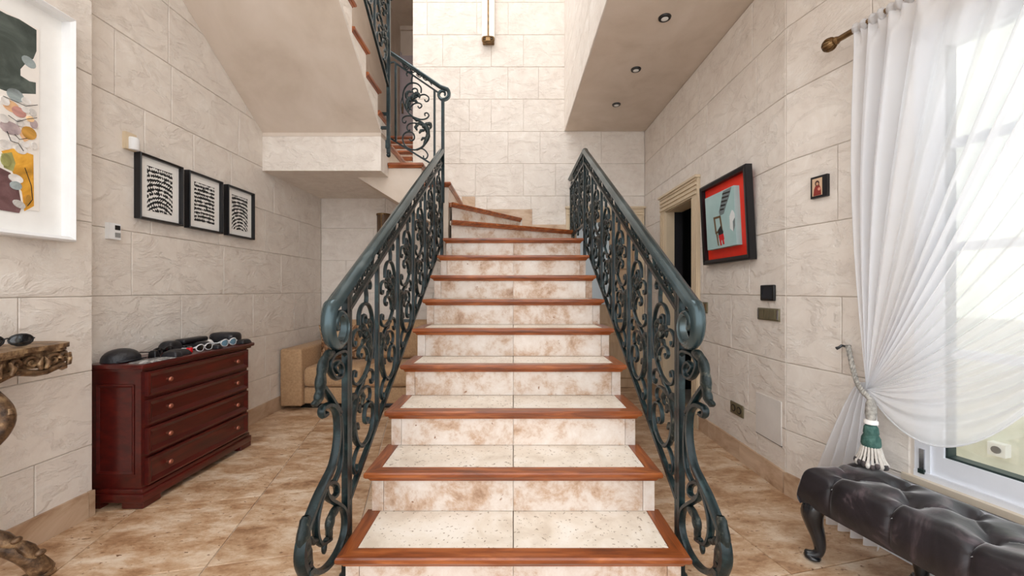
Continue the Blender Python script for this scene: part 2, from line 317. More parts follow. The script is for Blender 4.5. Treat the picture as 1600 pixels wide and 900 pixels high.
# ---- block-faced walls
def sub(r, h):
    u0, u1, z0, z1 = r; a0, a1, b0, b1 = h
    if a0 >= u1-1e-6 or a1 <= u0+1e-6 or b0 >= z1-1e-6 or b1 <= z0+1e-6: return [r]
    out = []
    if a0 > u0: out.append((u0, a0, z0, z1))
    if a1 < u1: out.append((a1, u1, z0, z1))
    x0, x1 = max(u0, a0), min(u1, a1)
    if b0 > z0: out.append((x0, x1, z0, b0))
    if b1 < z1: out.append((x0, x1, b1, z1))
    return out
def blocks(parent, fn, u0, u1, z0, z1, holes=(), rows=None, seed=1, course=0.366, ref=2.911, mat='plaster'):
    rnd = random.Random(seed)
    k = math.floor((z0-ref)/course)
    while ref+k*course < z1-0.01:
        b0, b1 = max(z0, ref+k*course), min(z1, ref+(k+1)*course)
        if b1-b0 > 0.02:
            cuts = [u0]
            if rows and k in rows: cuts += [c for c in rows[k] if u0 < c < u1]
            else:
                q = u0+rnd.uniform(0.2, 0.7)
                while q < u1-0.15: cuts.append(q); q += rnd.choice((0.36, 0.55, 0.62, 0.72, 0.74))
            cuts.append(u1)
            for c0, c1 in zip(cuts[:-1], cuts[1:]):
                rs = [(c0, c1, b0, b1)]
                for h in holes: rs = [q for r in rs for q in sub(r, h)]
                for r in rs:
                    if r[1]-r[0] < 0.015 or r[3]-r[2] < 0.015: continue
                    g = 0.0016; e = 0.0032; a0, a1, d0, d1 = r[0]+g, r[1]-g, r[2]+g, r[3]-g
                    vs = [fn(a, d, -0.012) for a, d in ((a0,d0),(a1,d0),(a1,d1),(a0,d1))]+[fn(a, d, -0.0025) for a, d in ((a0,d0),(a1,d0),(a1,d1),(a0,d1))]
                    vs += [fn(a, d, 0) for a, d in ((a0+e,d0+e),(a1-e,d0+e),(a1-e,d1-e),(a0+e,d1-e))]
                    MB().add(vs, [(0,1,5,4),(1,2,6,5),(2,3,7,6),(3,0,4,7),(4,5,9,8),(5,6,10,9),(6,7,11,10),(7,4,8,11),(8,9,10,11)]).build('block', M[mat], parent)
        k += 1
def wall(name, fn, u0, u1, z0, z1, thick, holes=(), label=None):
    mb = MB(); rs = [(u0, u1, z0, z1)]
    for h in holes: rs = [q for r in rs for q in sub(r, h)]
    for r in rs: mb.prism([(r[0], r[2]), (r[1], r[2]), (r[1], r[3]), (r[0], r[3])], fn, -thick, -0.008)
    o = mb.build(name, M['joint'], kind='structure'); tag(o, label, 'wall'); return o
f_left = lambda u, z, t: Vector((XL+t, u, z))
f_near = lambda u, z, t: Vector((XLN+t, u, z))
f_back = lambda u, z, t: Vector((u, YB-t, z))
f_right = lambda u, z, t: Vector((XR-t, u, z))
f_up = lambda u, z, t: Vector((0.58-t, u, z))
wl = wall('wall_left', f_left, YSTEP-0.05, YB, 0, 3.9, 0.2, label='beige block-scored plaster wall behind the chest of drawers')
blocks(wl, f_left, YSTEP-0.02, YB, 0, 3.9, seed=3)
wn = wall('wall_left_front', f_near, -1.0, YSTEP, 0, 4.4, 0.29, label='projecting plaster wall carrying the large white framed picture')
blocks(wn, f_near, 0.6, YSTEP, 0, 4.4, seed=5)
D2 = (0.685, 1.395, 0.0, 1.955)                 # doorway in the back wall
OP = (XL-0.2, -1.14, 2.45, 6.2)                 # opening to the upper corridor
wb = wall('wall_back', f_back, XL-0.2, XR+0.2, 0, 6.2, 0.14, [OP, D2], label='pale block-scored plaster wall behind the staircase')
rows = {4: [-0.98, -0.42, 0.12], 3: [-0.976, -0.414, -0.058], 2: [-0.80, -0.249, 0.116], 1: [-0.606, -0.06, 0.286, 0.9], 0: [-0.5, -0.25, 0.116, 0.75, 1.2],
        -1: [-1.5, -0.606, -0.06, 0.305, 1.0], -2: [-1.75, -1.2, -0.43, 0.116, 0.48, 0.95], -3: [-1.45, -0.9, -0.3, 0.2, 0.6, 1.25], 5: [-0.7, -0.2, 0.3]}
blocks(wb, f_back, XL, XR, 0, 5.4, [OP, (0.60, XR, 0, 2.055)], rows=rows, seed=9)
D1 = (3.276, 3.87, 0.0, 1.875)
wr = wall('wall_right', f_right, YBEND-0.005, YB, 0, ZC, 0.14, [D1], label='beige block-scored plaster wall with the red picture')
blocks(wr, f_right, YBEND, YB, 0, ZC, [(3.166, 3.98, 0, 2.04)], seed=14)
A0, A1, ZW0, ZW1 = aw_at(1426), aw_at(1426)+1.75, 0.36, 2.16
ww = wall('wall_right_window', aw, 0.0, 2.9, 0, ZC, 0.16, [(A0, A1, ZW0, ZW1)], label='pale plaster wall around the curtained window')
blocks(ww, aw, 0.0, 2.2, 0, ZC, [(A0-0.01, A1+0.01, ZW0-0.02, ZW1+0.01)], seed=21)
wu = wall('wall_upper_right', f_up, -1.0, YB, ZC+0.001, 6.2, 0.14, label='white plaster side wall of the stairwell above the ceiling')
blocks(wu, f_up, 0.4, YB-0.001, ZC+0.001, 5.4, seed=25)
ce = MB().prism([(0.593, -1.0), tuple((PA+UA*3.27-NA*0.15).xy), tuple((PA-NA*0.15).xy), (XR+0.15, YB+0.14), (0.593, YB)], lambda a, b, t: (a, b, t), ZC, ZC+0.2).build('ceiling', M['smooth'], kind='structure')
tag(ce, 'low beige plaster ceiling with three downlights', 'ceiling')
rf = MB(); rf.box(-2.4, 0.72, 3.6, 4.64, 6.2, 6.35); rf.box(-2.4, 0.72, -1.0, 0.9, 6.2, 6.35); rf.box(-2.4, -1.1, 0.9, 3.6, 6.2, 6.35); rf.box(0.45, 0.72, 0.9, 3.6, 6.2, 6.35)  # unseen roof slab added to reduce light on the upper back wall
tag(rf.build('ceiling_added_stairwell', M['smooth'], kind='structure'), 'unseen ceiling slab added over the stairwell to cut light, with a skylight opening', 'ceiling')
# ---- skirting of travertine pieces
def skirt(name, label, fn, u0, u1, h, seg, holes=(), t=0.014, off=0.0):
    p = thing(name, fn((u0+u1)/2, 0, 0), label, 'baseboard', kind='structure')
    q = u0
    while q < u1-0.02:
        e = min(u1, q+seg)
        rs = [(q, e)]
        for a, b in holes: rs = [z for r in rs for z in ((r[0], min(r[1], a)), (max(r[0], b), r[1])) if z[1]-z[0] > 0.01]
        for a, b in rs: MB().prism([(a+0.001, 0), (b-0.001, 0), (b-0.001, h-0.003), (b-0.004, h), (a+0.004, h), (a+0.001, h-0.003)], fn, 0.0, t).build('skirting_tile', M['trav_base'], p)
        q = e
skirt('baseboard_left', 'travertine skirting along the left wall behind the chest of drawers', f_left, YSTEP+0.01, YB, 0.125, 0.6)
skirt('baseboard_left_front', 'travertine skirting under the large white framed picture', f_near, 0.7, YSTEP, 0.125, 0.62)
skirt('baseboard_back', 'travertine skirting along the back wall behind the sofa', f_back, XL, 0.60, 0.125, 0.6)
skirt('baseboard_right', 'travertine skirting along the right wall below the socket', f_right, YBEND+0.004, YB, 0.12, 0.42, holes=[(3.16, 3.985)])
skirt('baseboard_window', 'travertine skirting at the foot of the window wall', aw, 0.0, 0.19, 0.12, 0.5)
# ---- door in the right wall
def casing(root, fn, u0, u1, z1, head, cw, flutes=4):
    for nm, a, b in (('casing_post', u0-cw, u0), ('casing_post', u1, u1+cw)):
        mb = MB(); mb.prism([(a, 0), (b, 0), (b, z1), (a, z1)], fn, -0.01, 0.018)
        for k in range(3):
            c = a+(b-a)*(k+0.5)/3
            mb.prism([(c-0.009, 0.12), (c+0.009, 0.12), (c+0.009, z1-0.02), (c-0.009, z1-0.02)], fn, 0.018, 0.025)
        mb.build(nm, M['cream'], root)
    mb = MB(); mb.prism([(u0-cw, z1), (u1+cw, z1), (u1+cw, z1+head), (u0-cw, z1+head)], fn, -0.01, 0.02)
    for k in range(flutes):
        c = z1+head*(k+0.6)/(flutes+0.4)
        mb.prism([(u0-cw*0.9, c-0.009), (u1+cw*0.9, c-0.009), (u1+cw*0.9, c+0.009), (u0-cw*0.9, c+0.009)], fn, 0.02, 0.03)
    mb.prism([(u0-cw-0.012, z1+head-0.02), (u1+cw+0.012, z1+head-0.02), (u1+cw+0.012, z1+head), (u0-cw-0.012, z1+head)], fn, 0.0, 0.042)
    mb.build('casing_head', M['cream'], root)
d1 = thing('door_1', f_right(3.57, 0, 0), 'cream fluted doorway open to a dark room beside the red picture', 'doorway', kind='structure')
casing(d1, f_right, D1[0], D1[1], D1[3], 0.16, 0.105)
mb = MB()
mb.prism([(D1[0]-0.02, 0), (D1[0]+0.004, 0), (D1[0]+0.004, D1[3]), (D1[0]-0.02, D1[3])], f_right, -0.15, 0.0)
mb.prism([(D1[1]-0.004, 0), (D1[1]+0.02, 0), (D1[1]+0.02, D1[3]), (D1[1]-0.004, D1[3])], f_right, -0.08, 0.0)
mb.prism([(D1[0], D1[3]-0.004), (D1[1], D1[3]-0.004), (D1[1], D1[3]+0.02), (D1[0], D1[3]+0.02)], f_right, -0.15, 0.0)
mb.build('jamb', M['cream'], d1)
mb = MB()                                        # the room beyond, its darkness put in as near-black colour
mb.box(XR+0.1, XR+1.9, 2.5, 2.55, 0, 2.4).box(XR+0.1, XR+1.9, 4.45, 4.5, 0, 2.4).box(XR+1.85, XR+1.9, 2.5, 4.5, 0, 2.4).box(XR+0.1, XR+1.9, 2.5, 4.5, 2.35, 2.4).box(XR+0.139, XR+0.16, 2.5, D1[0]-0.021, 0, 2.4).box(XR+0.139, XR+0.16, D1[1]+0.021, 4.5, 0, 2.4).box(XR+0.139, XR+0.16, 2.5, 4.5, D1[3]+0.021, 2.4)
mb.prism([(D1[1]-0.004, 0), (D1[1]+0.02, 0), (D1[1]+0.02, D1[3]), (D1[1]-0.004, D1[3])], f_right, -0.16, -0.081)  # near-black lining colours the deep part of the far reveal as shade
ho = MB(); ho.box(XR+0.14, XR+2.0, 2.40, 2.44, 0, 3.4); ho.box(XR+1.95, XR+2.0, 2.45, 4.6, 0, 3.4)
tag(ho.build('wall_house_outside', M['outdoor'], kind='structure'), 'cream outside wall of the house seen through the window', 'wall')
o = mb.build('wall_dark_room', M['dark'], kind='structure'); tag(o, 'room coloured near-black to look unlit, seen through the doorway in the right wall', 'room')
# ---- door in the back wall
d2 = thing('door_2', f_back(1.04, 0, 0), 'panelled beige door with a pale glazed strip behind the right railing', 'door', kind='structure')
casing(d2, f_back, D2[0], D2[1], D2[3], 0.10, 0.085, 3)
mb = MB().prism([(0.69, 0.005), (1.39, 0.005), (1.39, 1.95), (0.69, 1.95)], f_back, -0.06, -0.02); lf = mb.build('door_leaf', M['door'], d2)
gm = flat('frosted_glass', rgb(206,220,228), 0.25)
MB().prism([(0.72, 0.95), (1.09, 0.95), (1.09, 1.88), (0.72, 1.88)], f_back, -0.021, -0.012).build('glass_panel', gm, lf)
for (a, b, c, d) in [(1.13, 1.24, 0.60, 0.74), (1.26, 1.37, 0.60, 0.74), (0.72, 0.9, 0.6, 0.74), (0.92, 1.1, 0.6, 0.74), (0.72, 1.03, 0.1, 0.54), (1.06, 1.37, 0.1, 0.54), (1.13, 1.37, 0.8, 1.28), (1.13, 1.37, 1.34, 1.88)]:
    vs = [f_back(*p, -0.022) for p in ((a,c),(b,c),(b,d),(a,d))]+[f_back(*p, -0.006) for p in ((a+.02,c+.02),(b-.02,c+.02),(b-.02,d-.02),(a+.02,d-.02))]
    MB().add(vs, [(0,1,5,4),(1,2,6,5),(2,3,7,6),(3,0,4,7),(4,5,6,7)]).build('door_panel', M['door'], lf)
MB().box(0.6, 1.5, YB+0.1, YB+0.14, 0, 2.0).build('door_backing', M['dark'], d2)
# ---- window
win = thing('window_1', aw((A0+A1)/2, ZW0, 0), 'white framed window behind the sheer curtain', 'window', kind='structure')
def fr(a0, a1, z0, z1, t0, t1, name, mat, par=win): return MB().prism([(a0, z0), (a1, z0), (a1, z1), (a0, z1)], aw, t0, t1).build(name, M[mat], par)
fr(A0, A0+0.05, ZW0, ZW1, -0.10, -0.01, 'frame_jamb', 'pvc'); fr(A1-0.05, A1, ZW0, ZW1, -0.10, -0.01, 'frame_jamb', 'pvc')
fr(A0, A1, ZW1-0.05, ZW1, -0.10, -0.01, 'frame_head', 'pvc'); fr(A0, A1, ZW0, ZW0+0.025, -0.10, -0.005, 'frame_foot', 'pvc')
AG = aw_at(1483, -0.05); ZG = 0.462
AM = (A0+A1)/2
for s0, s1 in ((A0+0.03, AM), (AM, A1-0.03)):
    g0 = AG if s0 < AM-0.2 else AM+0.09; g1 = s1-0.07
    sash = thing('sash', aw((s0+s1)/2, ZW0, -0.05), parent=win)
    for r in ((s0, g0, ZW0+0.02, ZW1-0.03), (g1, s1, ZW0+0.02, ZW1-0.03), (g0, g1, ZW0+0.02, ZG), (g0, g1, ZW1-0.1, ZW1-0.03)):
        fr(*r, -0.085, -0.02, 'sash_rail', 'pvc', sash)
    for r in ((g0, g0+0.008, ZG, ZW1-0.1), (g1-0.008, g1, ZG, ZW1-0.1), (g0, g1, ZG, ZG+0.008)):
        fr(*r, -0.075, -0.03, 'gasket', 'gasket', sash)
    fr(g0, g1, ZG, ZW1-0.1, -0.062, -0.056, 'pane', 'glass', sash)
    for zc in (0.868, 1.28, 1.68): fr(g0, g1, zc-0.017, zc+0.017, -0.07, -0.045, 'glazing_bar', 'pvc', sash)
    fr((g0+g1)/2-0.015, (g0+g1)/2+0.015, ZG, ZW1-0.1, -0.07, -0.045, 'glazing_bar', 'pvc', sash)
ah = aw_at(1438, 0.0)
MB().prism([(ah-0.007, 0.385), (ah+0.009, 0.385), (ah+0.009, 0.475), (ah-0.007, 0.475)], aw, -0.02, -0.004).build('hinge', M['chrome'], win)
MB().prism([(ah-0.009, 0.378), (ah+0.011, 0.378), (ah+0.011, 0.395), (ah-0.009, 0.395)], aw, -0.02, 0.0).build('hinge_cap', M['gasket'], win)
sl = MB().prism([(A0-0.03, 0.335), (A1, 0.335), (A1, ZW0), (A0-0.03, ZW0)], aw, -0.04, 0.017).build('window_sill', flat('sill_stone', rgb(218,204,184), 0.4), win)
# low white casing and black convector grille under the window
pn = MB().prism([(A0-0.12, 0.0), (A1+0.1, 0.0), (A1+0.1, 0.33), (A0-0.12, 0.33)], aw, 0.001, 0.016).build('trim_window_apron', M['pvc'], kind='structure')
tag(pn, 'white panel under the window behind the bench', 'panel')
ag = aw_at(1432, 0.02)
gr = thing('convector_grille', aw(ag+0.45, 0.02, 0.016), 'black pierced heating grille low on the wall under the window', 'grille')
fr(ag, ag+0.9, 0.03, 0.17, 0.016, 0.024, 'backing', 'black', gr)
for k in range(9):
    mb = MB(); c = ag+0.06+k*0.1
    for sgn in (-1, 1):
        mb.tube([aw(c+sgn*(0.012+0.03*math.cos(q)), 0.10+0.04*math.sin(q), 0.026) for q in [i*PI/5 for i in range(9)]], 0.004, 5)
    mb.build('scroll_ornament', M['ebony'], gr)
for z in (0.03, 0.16): fr(ag, ag+0.9, z, z+0.012, 0.022, 0.03, 'rim', 'ebony', gr)
# ---- outside the window
o = MB().prism([(-1.9, -0.1), (3.5, -0.1), (3.5, 0.95), (-1.9, 0.95)], aw, -1.4, -1.2).build('wall_terrace', M['outdoor'], kind='structure'); tag(o, 'low cream terrace wall outside the window', 'wall')
ao = aw_at(1562, -1.18); yo = aw(ao, 0, -1.18).y; zo = CH+(453-702)*yo/FPX; so_ = yo/1.9
so = thing('outdoor_socket', aw(ao, zo-0.04, -1.20), 'small white outdoor socket on the terrace wall seen through the window', 'socket')
MB().prism([(ao-0.035, zo-0.035), (ao+0.035, zo-0.035), (ao+0.035, zo+0.035), (ao-0.035, zo+0.035)], aw, -1.202, -1.15).build('housing', M['white'], so)
mb = MB()
mb.prism([(0.02*math.cos(2*PI*k/14), 0.02*math.sin(2*PI*k/14)) for k in range(14)], lambda a, b, t: aw(ao+a, zo+b, t), -1.15, -1.145); mb.build('outlet', flat('grey_outlet', rgb(90,90,92), 0.5), so)
# ================================================================= STAIRS
R_, G_, HW = 0.175, 0.267, 0.625
Y1 = 1.386
st = thing('staircase', (0, 2.5, 0), 'wood-edged travertine staircase rising to a turn at the back wall', 'staircase')
core = [(Y1+0.045, 0.0)]
for i in range(1, 10):
    y = Y1+(i-1)*G_+0.045
    core += [(y, i*R_-0.03), (y+G_ if i < 9 else 3.66, i*R_-0.03)]
core += [(3.66, 1.32), (Y1+0.045+0.5, 0.0)]
MB().prism(core, lambda a, b, t: (t, a, b), -0.585, 0.585).build('stair_core', M['smooth'], st)
MB().prism([(-0.6, 3.6), (0.6, 3.6), (0.6, YB-0.002), (-0.6, YB-0.002)], lambda a, b, t: (a, b, t), 1.40, 1.545).build('winder_slab', M['smooth'], st)
NOSE = [(0.0, 0.0), (0.0, -0.012), (0.004, -0.022), (0.012, -0.026), (0.018, -0.036), (0.028, -0.042), (0.05, -0.042), (0.05, 0.0)]  # inward, height
NOSE = [(0.004, 0.0), (0.0, -0.006), (0.0, -0.018), (0.006, -0.026), (0.014, -0.029), (0.022, -0.042), (0.058, -0.042), (0.058, 0.0)]
def nosing(pts, z, name, mat, parent, flip=False):       # moulded strip along a two-point line, its inner side to the left of travel (mitred ends given)
    (a0, b0), (a1, b1) = pts[0], pts[1]; (i0, j0), (i1, j1) = pts[2], pts[3]     # outer line, inner line ends
    w0 = NOSE[-1][0]; n = len(NOSE); vs = []
    for (ox, oy), (ix, iy) in (((a0, b0), (i0, j0)), ((a1, b1), (i1, j1))):
        for q, h in NOSE: vs.append((ox+(ix-ox)*q/w0, oy+(iy-oy)*q/w0, z+h))
    fs = [(j, (j+1) % n, n+(j+1) % n, n+j) for j in range(n)]+[list(range(n-1, -1, -1)), list(range(n, 2*n))]
    return MB().add(vs, fs).build(name, mat, parent)
wn_ = 0.058
for i in range(1, 10):
    y0 = Y1+(i-1)*G_; z = i*R_; y1 = y0+G_+0.046 if i < 9 else 3.66
    tr = thing('tread', (0, y0+0.15, z-0.04), parent=st)
    nosing([(-HW, y0), (HW, y0), (-HW+wn_, y0+wn_), (HW-wn_, y0+wn_)], z, 'front_nosing', M['wood'], tr)
    nosing([(-HW, y1), (-HW, y0), (-HW+wn_, y1), (-HW+wn_, y0+wn_)], z, 'side_nosing', M['wood_y'], tr)
    nosing([(HW, y0), (HW, y1), (HW-wn_, y0+wn_), (HW-wn_, y1)], z, 'side_nosing', M['wood_y'], tr)
    xs = (-HW+wn_, -0.004 if i < 9 else 0, HW-wn_)
    for a, b in ((xs[0], -0.001), (0.001, xs[2])):
        MB().box(a+0.001, b-0.001, y0+wn_+0.001, y1, z-0.03, z-0.0015).build('tread_tile', M['trav_tread'], tr)
    rs = thing('riser', (0, y0+0.04, z-R_), parent=st)
    for a, b in ((-0.60, -0.552), (-0.550, -0.001), (0.001, 0.550), (0.552, 0.60)):
        MB().box(a, b, y0+0.034, y0+0.05, z-R_+0.0005, z-0.042).build('riser_tile', M['trav_riser'], rs)
# the turn: two wedge treads fanning from the inner newel, then square steps to the landing
def strip(p, q, z, par, back=0.05, mat='wood', ext=0.0):  # nosing along a plan line p->q, body to the left of p->q
    p = Vector(p); q = Vector(q); d = (q-p).normalized(); n = Vector((-d.y, d.x))
    return nosing([tuple(p-n*0.03-d*ext), tuple(q-n*0.03+d*ext), tuple(p+n*0.028-d*ext), tuple(q+n*0.028+d*ext)], z, 'front_nosing', M[mat], par)
PV = (-0.60, 3.64)
for nm, p, q, poly, i in (('winder', (-0.56, 3.62), (0.62, 4.24), [(-0.58, 3.64), (0.62, 4.24), (0.62, YB), (-0.6, YB)], 10),
                          ('winder', (-0.575, 3.68), (0.075, YB-0.01), [(-0.58, 3.68), (0.075, YB), (-0.6, YB)], 11)):
    z = i*R_; tr = thing('winder_tread', (0, 4.1, z-0.04), parent=st)
    strip(p, q, z, tr)
    MB().prism(poly, lambda a, b, t: (a, b, t), z-0.04, z-0.0015).build('tread_tile', M['trav_tread'], tr)
    MB().prism([(poly[0][0]+0.01, poly[0][1]+0.012)]+poly[1:], lambda a, b, t: (a, b, t), z-R_+0.0, z-0.0405).build('riser_tile', M['trav_riser'], tr)
# straight steps turning left, seen from their open side
SF = 3.64                                         # open inner face of the turned flight
core = [(-0.60, 1.40), (-0.60, 12*R_-0.03), (-0.85, 12*R_-0.03), (-0.85, 13*R_-0.03), (-1.145, 13*R_-0.03), (-1.145, 14*R_-0.03), (-1.52, 14*R_-0.03), (-1.52, 2.165), (-1.46, 2.165), (-0.75, 1.73), (-0.75, 1.40)]
MB().prism(core, lambda a, b, t: (a, t, b), SF+0.01, YB-0.002).build('turned_stringer', M['smooth'], st)
for i, xa, xb in ((12, -0.60, -0.85), (13, -0.85, -1.145)):
    z = i*R_; tr = thing('tread', (xa, 4.0, z-0.04), parent=st)
    strip((xa, SF), (xa, YB-0.012), z, tr, mat='wood_y')
    nosing([(xb, SF-0.025), (xa+0.03, SF-0.025), (xb, SF+0.033), (xa-0.028, SF+0.033)], z, 'side_nosing', M['wood'], tr)
    MB().box(xb+0.01, xa-0.029, SF+0.034, YB-0.012, z-0.03, z-0.0015).build('tread_tile', M['trav_tread'], tr)
    MB().box(xa-0.012, xa+0.003, SF+0.012, YB-0.012, z-R_, z-0.042).build('riser_tile', M['trav_riser'], tr)
# stepped skirting on the back wall beside the turn
for x0, x1, z0, z1 in ((0.215, 0.60, 1.75, 1.852), (-0.43, 0.213, 1.925, 2.025), (-0.58, -0.432, 2.025, 2.17), (0.1, 0.213, 1.75, 1.925)):
    MB().box(x0, x1, YB-0.014, YB-0.001, z0, z1).build('skirting_tile', M['trav_base'], st)
# ---- upper flight, coming back over the hall on the left
YL, ZS = 3.448, 2.48                               # landing front face, where the sloping soffit starts
up = thing('upper_staircase', (-1.66, 3.4, 2.15), 'upper flight with plaster underside climbing towards the viewer above the sofa', 'staircase')
MB().box(XL-0.001, -1.15, YL, YB-0.003, 2.15, 14*R_-0.0015).build('landing_slab', M['plaster'], up)
core = [(YL+0.0, ZS-0.001)]; y = 3.63
core = [(YL, ZS-0.03), (3.6, ZS-0.03)]
n3 = 8; top = []
for k in range(n3):
    z = (15+k)*R_-0.03; y = 3.60-k*G_
    core += [(y, z), (y-G_, z)]
yl = 3.60-n3*G_
core += [(yl, ZS+0.65*(YL-yl)), (YL, ZS)]
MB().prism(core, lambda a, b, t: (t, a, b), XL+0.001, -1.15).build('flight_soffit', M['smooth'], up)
side = [(YL, ZS-0.0), (3.6, ZS)]+core[2:-2]+[(yl, ZS+0.65*(YL-yl)), (YL, ZS)]
MB().prism(side, lambda a, b, t: (t, a, b), -1.1495, -1.138).build('side_face', M['plaster'], up)
for k in range(n3):
    z = (15+k)*R_; y = 3.60-k*G_
    tr = thing('tread', (-1.66, y-0.13, z-0.04), parent=up)
    nosing([(-1.115, y+0.03), (-1.115, y-G_+0.005), (-1.173, y-0.03), (-1.173, y-G_+0.005)][0:4] if False else [(-1.115, y-G_), (-1.115, y+0.03), (-1.173, y-G_), (-1.173, y-0.028)], z, 'side_nosing', M['wood_y'], tr)
    nosing([(-1.115, y+0.03), (XL+0.01, y+0.03), (-1.173, y-0.028), (XL+0.01, y-0.028)], z, 'front_nosing', M['wood'], tr)
    MB().box(XL+0.01, -1.174, y-G_, y-0.029, z-0.03, z-0.0015).build('tread_tile', M['trav_tread'], tr)
strip((-1.145, SF), (-1.145, YB-0.012), 14*R_, thing('landing_edge', (-1.145, 4, 14*R_-0.05), parent=up), mat='wood_y')
# ---- corridor beyond the landing
YF = 7.0
cs = thing('corridor_stairs', (-1.6, 4.5, 2.4), 'short flight of wood-edged steps climbing to the lilac door upstairs', 'staircase')
for k in range(5):
    z = (15+k)*R_; y = YB+0.02+k*0.3
    tr = thing('tread', (-1.6, y+0.15, z-0.04), parent=cs)
    nosing([(-1.985, y-0.03), (-1.15, y-0.03), (-1.985, y+0.028), (-1.15, y+0.028)], z, 'front_nosing', M['wood'], tr)
    MB().box(-1.985, -1.15, y+0.029, (y+0.3) if k < 4 else YF-0.06, z-0.04, z-0.0015).build('tread_tile', M['trav_tread'], tr)
    MB().box(-1.985, -1.15, y, y+0.015, z-R_, z-0.042).build('riser_tile', M['trav_riser'], tr)
zf = 19*R_
o = MB().box(-2.15, -1.99, YB+0.14, YF, 2.3, 5.8).build('wall_corridor_left', M['smooth'], kind='structure'); tag(o, 'plain plaster wall of the upstairs corridor', 'wall')
o = MB().box(-2.15, -1.0, YF, YF+0.1, 2.3, 5.8).build('wall_corridor_end', M['smooth'], kind='structure'); tag(o, 'end wall of the upstairs corridor around the lilac door', 'wall')
o = MB().box(-1.14, -1.0, YB+0.14, YF, 2.3, 5.8).build('wall_corridor_right', M['smooth'], kind='structure'); tag(o, 'right wall of the upstairs corridor', 'wall')
o = MB().box(-2.15, -1.0, YB+0.0, YF+0.1, 5.75, 5.9).build('ceiling_corridor', M['smooth'], kind='structure'); tag(o, 'ceiling of the upstairs corridor', 'ceiling')
MB().box(-2.0, -1.14, YF-0.035, YF, 5.68, 5.75).build('trim_corridor', M['smooth'], kind='structure')
d3 = thing('door_3', (-1.6, YF-0.03, zf), 'lilac grey door at the end of the upstairs corridor', 'door', kind='structure')
MB().box(-1.97, -1.22, YF-0.04, YF-0.002, zf, zf+1.9).build('door_leaf', M['lilac'], d3)
for a, b in ((-1.985, -1.965), (-1.22, -1.15)): MB().box(a, b, YF-0.055, YF-0.002, zf, zf+1.96).build('door_frame', M['lilac'], d3)
for z0, z1 in ((zf+0.15, zf+0.85), (zf+1.0, zf+1.75)): MB().box(-1.88, -1.32, YF-0.05, YF-0.04, z0, z1).build('door_panel', M['lilac'], d3)
MB().box(-1.945, -1.925, YF-0.09, YF-0.04, zf+0.88, zf+1.04).build('door_handle', M['brass'], d3)
# ================================================================= RAILINGS
XRAIL = 0.645
SX = (1, 0, 0)
K_ = 0.001435
def dz(pts): return [(0, (281-x)*K_, (495-y)*K_) for x, y in pts]     # drawing of one scroll panel: high side at +Y
def sp(mb, pts, r0, r1=None, k=4):
    P = smooth_path(dz(pts), k); n = len(P); r1 = r1 if r1 is not None else r0
    mb.tube(P, [1.3*(r0+(r1-r0)*(i/(n-1))) for i in range(n)], 6, flat=(SX, 1.3))
mb = MB()
sp(mb, [(232,246),(226,234),(236,222),(254,224),(264,242),(258,270),(262,291)], 0.0055, 0.006)
sp(mb, [(268,352),(262,338),(272,326),(290,328),(296,345),(286,362),(268,378)], 0.005, 0.006)
sp(mb, [(318,352),(318,322),(298,298),(266,290),(236,300),(213,330),(203,375),(210,425),(232,470),(262,500),(300,524),(332,545),(355,578),(362,615),(350,660),(325,695),(290,712),(255,710),(220,690),(203,655),(205,622),(225,602),(255,600),(274,620),(274,645),(256,656),(244,644)], 0.0058, 0.0058)
sp(mb, [(355,578),(363,615),(351,660),(325,696),(290,713)], 0.0085, 0.008)
sp(mb, [(275,390),(310,370),(340,364),(365,380),(364,402),(348,408),(341,396)], 0.0055, 0.0048)
sp(mb, [(238,470),(260,432),(290,417),(315,422),(322,438),(308,449),(298,438)], 0.0055, 0.0048)
sp(mb, [(275,508),(318,521),(352,515),(367,497),(357,480),(341,484),(344,498)], 0.0055, 0.0048)
sp(mb, [(285,518),(255,500),(222,500),(202,515),(203,536),(218,543),(224,530)], 0.0055, 0.0048)
sp(mb, [(312,548),(268,544),(238,553),(228,574),(238,592),(250,586)], 0.0055, 0.0048)
sp(mb, [(290,712),(320,705),(345,718),(361,745),(351,768),(335,766),(333,750)], 0.0055, 0.0048)
sp(mb, [(203,375),(190,420),(196,470)], 0.004, 0.003)
for (x, y, r) in ((262,291,.009),(270,508,.009),(290,712,.009)): mb.ball(dz([(x, y)])[0], r*1.1, r, r, 8, 6)
ME_SCROLL = mb.mesh('scroll_panel', 60, Vector((0, 0, 0))); ME_SCROLL.materials.append(M['iron'])
def leafmesh(name, blades, balls=()):
    mb = MB()
    for pts, w_ in blades: mb.leaf([p for p in smooth_path(dz(pts), 3)], w_, SX, 3, 0.003, 0.5)
    for x, y, r in balls: mb.ball(dz([(x, y)])[0], r, r, r, 8, 6)
    me = mb.mesh(name, 60, Vector((0, 0, 0))); me.materials.append(M['leaf_iron']); return me
ME_LEAF_A = leafmesh('leaf_cluster', [([(228,462),(228,420),(248,384),(285,368)], 0.021), ([(250,395),(275,364),(304,362),(308,390)], 0.021), ([(240,400),(224,370),(238,345),(266,350)], 0.016), ([(258,402),(285,404),(299,420)], 0.014), ([(250,410),(240,440),(262,466)], 0.014)], [(268,384,0.019), (252,402,0.014), (285,378,0.012)])
ME_LEAF_B = leafmesh('acanthus_leaf', [([(335,685),(362,625),(352,575),(318,548),(280,552)], 0.025), ([(335,560),(362,548),(380,558),(374,584)], 0.020), ([(300,552),(284,570),(296,592)], 0.017), ([(340,590),(318,592),(306,612)], 0.017), ([(350,640),(330,640),(318,656)], 0.014), ([(268,506),(290,525),(316,530)], 0.016)], [(333,566,0.016), (270,510,0.012)])
